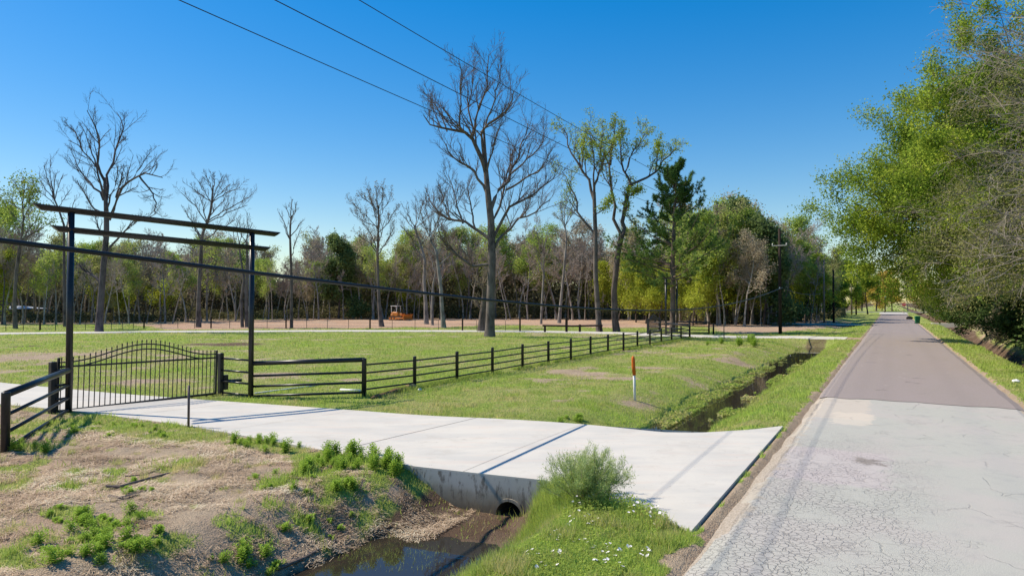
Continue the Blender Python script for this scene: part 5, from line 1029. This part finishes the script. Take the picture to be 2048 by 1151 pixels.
# ------------------------------------------------------------------ near plants
def weed_proto(seed, ns, h, leafL, leafW):
    g = np.random.default_rng(seed); V = []; c = []
    for k in range(ns):
        a = g.uniform(0, 6.28); rr = abs(g.normal(0, .05)); b = np.array([rr * math.cos(a), rr * math.sin(a), 0]); d = norm(np.array([math.cos(a) * rr * 2.5, math.sin(a) * rr * 2.5, 1]) + g.normal(0, .12, 3)); H = h * g.uniform(.6, 1.1); m = int(16 * H / h) + 4; tn = g.uniform(.2, .9)
        for j in range(m):
            t_ = (j + 1) / m; p = b + d * H * t_; az = j * 2.4 + g.normal(0, .3); o = norm(np.array([math.cos(az), math.sin(az), .35 + .6 * t_])); L = leafL * g.uniform(.7, 1.2) * (1.1 - .35 * t_); s_ = norm(np.cross(o, [0, 0, 1])) * leafW; q = p + o * L * .5; e = p + o * L - np.array([0, 0, L * .25])
            V += [p, q + s_, e, q - s_]; c += [min(1, tn * .7 + .35 * t_)] * 4
    V = np.array(V); return V, np.arange(len(V)).reshape(-1, 4), np.array(c)
WP = [weed_proto(s_, ns, h, l_, w_) for s_, ns, h, l_, w_ in ((1, 14, .26, .085, .011), (2, 18, .22, .075, .010), (3, 12, .15, .06, .009), (4, 10, .09, .05, .010))]
wm = [None] * 4; gW = np.random.default_rng(31)
def weed(px, py, q, sc_, label, group):
    p = G(px, py); z = float(height(p[0], p[1])); rz = gW.uniform(0, 6.28)
    if wm[q] is None: o = npmesh('leafy_weed', WP[q][0], [WP[q][1]], M['lf_weed'], cols=WP[q][2]); wm[q] = o
    else: o = wm[q].copy(); sc.collection.objects.link(o)
    o.location = (p[0], p[1], z - .01); o.rotation_euler = (0, 0, rz); o.scale = (sc_,) * 3; tag(o, label, 'plant', group)
for cx, cy_, rx, ry, n, qs, lab in ((705, 925, 75, 22, 26, (0, 0, 1), 'tall glossy leafed weed in the big clump at the driveway edge'), (790, 942, 22, 10, 5, (0, 1), 'glossy leafed weed at the right end of the clump by the headwall'), (640, 940, 40, 18, 9, (1, 2), 'mid sized weed left of the big glossy clump'), (560, 895, 40, 14, 9, (1, 2), 'leafy weed on the driveway edge left of the big clump'), (495, 885, 30, 10, 7, (1, 2), 'leafy weed on the driveway edge right of the thin steel post'),
                                  (250, 862, 90, 14, 14, (2, 3), 'low weed along the driveway edge left of the thin steel post'), (150, 855, 50, 18, 8, (2, 3), 'low weed at the foot of the left arch post'), (60, 900, 40, 12, 7, (1, 2), 'weed in the shade of the left fence panel'), (230, 1065, 70, 35, 26, (2, 3), 'bright green weed in the large patch on the straw bank'), (130, 1040, 45, 16, 10, (2, 3), 'weed in the patch left of the large one on the bank'), (150, 1105, 70, 22, 14, (2, 3), 'green weed low on the bank near the lower left corner'),
                                  (500, 1120, 60, 22, 14, (2, 3), 'green weed near the lower edge beside the ditch water'), (570, 970, 50, 18, 7, (2, 3), 'scattered weed on the straw below the big clump'), (690, 970, 30, 12, 6, (2, 2), 'weed just below the big glossy clump'), (230, 985, 60, 20, 5, (3, 3), 'tiny weed sprouting beside the dead sticks'), (640, 1050, 60, 20, 6, (3, 3), 'small tuft on the bank above the ditch water'), (1150, 842, 28, 5, 7, (2, 3), 'blue green weed at the far edge of the driveway'), (1470, 690, 60, 6, 8, (0, 1), 'bushy weed beside the ditch below the far driveway')):
    for k in range(n):
        a = gW.uniform(0, 6.28); rr = math.sqrt(gW.random()); far_ = 2.6 if cy_ < 700 else 1.0
        rr *= 1.35 if 3 in qs else 1; weed(cx + rx * rr * math.cos(a), cy_ + ry * rr * math.sin(a), int(gW.choice(qs)), gW.uniform(.55, 1.3) * far_, lab, lab.replace('weed', 'weeds') if len(lab) < 70 else 'weeds')
# feathery shrub beside the headwall
g = np.random.default_rng(9); B = G(1165, 1004); T = TG(); n = 46; az = g.uniform(0, 6.28, n); rr = g.uniform(0, .12, n); p = np.stack([rr * np.cos(az), rr * np.sin(az), np.zeros(n)], 1); el = g.uniform(.3, 1.5, n); D = np.stack([np.cos(az) * np.cos(el), np.sin(az) * np.cos(el), np.sin(el)], 1)
l1, r1 = grow(g, p, D, g.uniform(.55, .85, n), np.full(n, .007), 6, .07, .03, .4); T.add(l1, r1, 4, 'trunk'); p, D, L, R = spawn(g, l1, r1, np.full(n, .75), 12, .15, .6, .4, .6); l2, r2 = grow(g, p, D, L, np.full(len(p), .003), 4, .1, .10, .5); T.add(l2, r2, 3, 'twig')
P = leaf_pts(g, l2, 42, .025); n = len(P); Dn = norm(g.normal(0, .6, (n, 3)) + np.array([0, 0, .8])); Ln = g.uniform(.025, .07, n)[:, None]; sd = norm(np.cross(Dn, g.normal(0, 1, Dn.shape))) * .0032; V = np.stack([P - sd, P + sd, P + Dn * Ln], 1)
root = empty('feathery_shrub', tuple(B), label='pale feathery shrub growing beside the right end of the headwall', cat='shrub'); m = T.mesh('trunk'); npmesh('stems', m[0], m[1], M['twig_pale'], root); m = T.mesh('twig'); npmesh('branches', m[0], m[1], M['lf_fern'], root, cols=np.full(len(m[0]), .8))
npmesh('foliage', V.reshape(-1, 3), [np.arange(n * 3).reshape(n, 3)], M['lf_fern'], root, cols=np.repeat(np.clip(.25 + P[:, 2] * .7 + g.normal(0, .15, n), 0, 1), 3))
# taller weeds over the verge mound, with pink white flowers
g = np.random.default_rng(19); n = 52000; px = g.uniform(960, 1400, n); py = g.uniform(985, 1200, n); d = np.array([(px - 1024) / F, np.ones(n)]); Yv = 3.05 * F / (py - HORZ); x = d[0] * Yv; y = Yv; s, v = sv(x, y); keep = (v > 2.5 + .3 * fbm(s * 2, v * 2, 3, 3)) & (v < 4.9) & (s < near_s(v) + .04) & ((s > 8.0) | (v < 4.5)); x, y, s, v = x[keep], y[keep], s[keep], v[keep]; n = len(x)
mound = .20 * np.exp(-(((s - 9.4) / .55) ** 2 + ((v - 3.5) / .9) ** 2)); z = height(x, y) + g.random(n) * (mound + .03) * 1.0
P = np.stack([x, y, z + .02], 1); V, f, c = leafquads(g, P, .045, .8, .35, np.clip(.55 + .5 * clump_tint(g, P, 2.5, 5), 0, 1)); tag(npmesh('clover', V, [f], M['grass'], cols=c), 'lush low leafy growth covering the verge mound by the road', 'ground cover', kind='stuff')
M['petal'] = simple('pale_pink_petals', (.80, .72, .74), (.85, .82, .80), 20, .6); fl = MB()
for cx, cy_, rx, ry, k in ((1145, 1045, 22, 22, 11), (1185, 1050, 15, 10, 9), (1290, 1010, 40, 14, 10), (1310, 1045, 26, 18, 20), (1265, 1040, 30, 15, 7), (1120, 1075, 30, 14, 9), (1065, 1120, 40, 18, 9), (1230, 1110, 50, 22, 13), (1290, 1112, 18, 8, 8), (1160, 1090, 40, 18, 8), (1220, 1130, 60, 18, 8), (1200, 1015, 60, 10, 6), (1080, 1140, 30, 10, 5), (1370, 905, 4, 3, 0), (1540, 740, 60, 20, 9), (1570, 715, 40, 12, 7)):
    for _ in range(k):
        p = G(cx + g.normal(0, rx * .5), cy_ + g.normal(0, ry * .5)); s, v = sv(p[0], p[1])
        if v < 2.45 or (s > near_s(v) and s < far_s(v)): continue
        mz = .20 * math.exp(-(((s - 9.4) / .55) ** 2 + ((v - 3.5) / .9) ** 2)); z = float(height(p[0], p[1])) + mz + .05; tl = g.normal(0, .35, 2); r_ = g.uniform(.010, .018)
        for q in range(4):
            a = q * math.pi / 2 + g.uniform(0, .4); c1 = Vector((math.cos(a), math.sin(a), 0)); c2 = Vector((-math.sin(a), math.cos(a), 0)); o = Vector((p[0], p[1], z)); T_ = lambda v_: o + Vector((v_.x, v_.y, v_.z + v_.x * tl[0] + v_.y * tl[1]))
            fl.add([T_(Vector((0, 0, 0))), T_((c1 + c2 * .8) * r_ + Vector((0, 0, .008))), T_(c1 * r_ * 1.5 + Vector((0, 0, .006))), T_((c1 - c2 * .8) * r_ + Vector((0, 0, .008)))], [(0, 3, 2, 1)])
tag(fl.build('wildflowers', M['petal']), 'pale pink and white wildflowers dotted through the verge', 'flowers', kind='stuff')
# reeds in the near water, floating plants in the far ditch
g_rng = g; n = 700; px = g.normal(0, 1, n); cxs = g.choice([745, 790, 720, 700, 840, 870, 800], n); x = []; 
PTS = np.array([gz(cx_ + dx_ * 14, cy2, -.705) for cx_, dx_, cy2 in zip(cxs, px, g.choice([1105, 1120, 1135, 1095, 1112], n) + g.normal(0, 5, n))]); 
tag(blades('water_reeds', PTS[:, 0], PTS[:, 1], np.full(n, -.715), g.uniform(.03, .10, n), np.full(n, .003), g.random(n) * 6.28, .3 + .5 * g.random(n), g.uniform(.3, 1, n), M['grass']), 'thin green shoots standing in the near ditch water', 'water plants', kind='stuff')
n = 15000; s_ = 14.6 + g.random(n) ** 1.5 * 30; v_ = 5.2 + g.choice([-1, 1], n) * (.35 + np.abs(g.normal(0, .38, n))); k_ = fbm(s_ * .8, v_ * 1.5, 66, 3) > .47; x, y = xy(s_[k_], v_[k_]); zt = np.maximum(height(x, y), -.55); P = np.stack([x, y, zt + .01 + .05 * g.random(len(x))], 1); V, f, c = leafquads(g, P, .09, 1.6, .7, clump_tint(g, P, 1.0, 9)); 
tag(npmesh('water_plants', V, [f], M['grass'], cols=c), 'yellow green plants creeping over the ditch water beyond the driveway', 'water plants', kind='stuff')
# rank grass along the fence foot
n = 26000; k_ = g.random(n) * 15; i_ = k_.astype(int); u = (k_ - i_)[:, None]; pa = np.array(pts); Q = pa[i_] * (1 - u) + pa[np.minimum(i_ + 1, 15)] * u; off = g.normal(0, .16, (n, 2)); x, y = Q[:, 0] + off[:, 0], Q[:, 1] + off[:, 1]; kk = fbm(x * .9, y * .9, 17, 3) > .42; x, y = x[kk], y[kk]; n = len(x); r = np.hypot(x, y)
tag(blades('rank_grass', x, y, height(x, y), g.uniform(.06, .24, n), .004 + .00035 * r, g.random(n) * 6.28, .2 + .5 * g.random(n), g.uniform(.35, .95, n), M['grass']), 'longer uncut grass along the foot of the long rail fence', 'grass', kind='stuff')
n = 9000; s_ = g.uniform(8.9, 10.25, n); v_ = 4.2 + g.random(n) * .9 + (10.2 - s_) * -.12; x, y = xy(s_, v_); kk = s_ < near_s(v_) - .01; x, y = x[kk], y[kk]; n = len(x)
tag(blades('rough_grass', x, y, height(x, y), g.uniform(.08, .30, n), np.full(n, .0045), g.random(n) * 6.28, .15 + .6 * g.random(n), g.uniform(.35, 1, n), M['grass']), 'rough taller grass between the feathery shrub and the headwall', 'grass', kind='stuff')
c_n = 90; cs_ = g.uniform(3.5, 10, c_n); cv_ = g.uniform(6.9, 15, c_n); x, y = xy(np.repeat(cs_, 70) + g.normal(0, .05, c_n * 70), np.repeat(cv_, 70) + g.normal(0, .05, c_n * 70)); s, v = sv(x, y); kk = s < near_s(v) - .03; x, y = x[kk], y[kk]; hh_ = np.repeat(g.uniform(.05, .2, c_n), 70)[kk]; tt_ = np.repeat(g.uniform(-.1, .9, c_n), 70)[kk]; n = len(x)
tag(blades('grass_tufts', x, y, height(x, y), hh_ * g.uniform(.5, 1.2, n), np.full(n, .0032), g.random(n) * 6.28, .3 + .6 * g.random(n), np.clip(tt_ + g.normal(0, .12, n), 0, 1), M['grass']), 'mixed green and dry grass tufts over the straw bank', 'grass', kind='stuff')
# drooping tuft by the headwall, and a dark stalk standing for shadow and plant
B = G(905, 1000); mb = MB()
for k in range(16):
    a = g.uniform(0, 6.28); mb.tube([(0, 0, 0), (math.cos(a) * .06, math.sin(a) * .06, .16), (math.cos(a) * .2, math.sin(a) * .2, .2 + .15 * g.random())], [.006, .005, .001], 4)
tag(mb.build('grass_clump', simple('dull_reed', (.12, .16, .05), (.22, .22, .09), 8, .8), None, False, tuple(B)), 'tuft of long leaves drooping against the left end of the headwall', 'plant')
B = G(925, 1010); o = MB().tube([(0, 0, 0), (.02, .1, .35), (.12, .2, .62)], [.012, .01, .004], 6).build('shadow_stalk', M['twig'], None, False, tuple(B)); tag(o, 'dark stalk standing for shadow and plant on the headwall left of the culvert mouth', 'stalk')
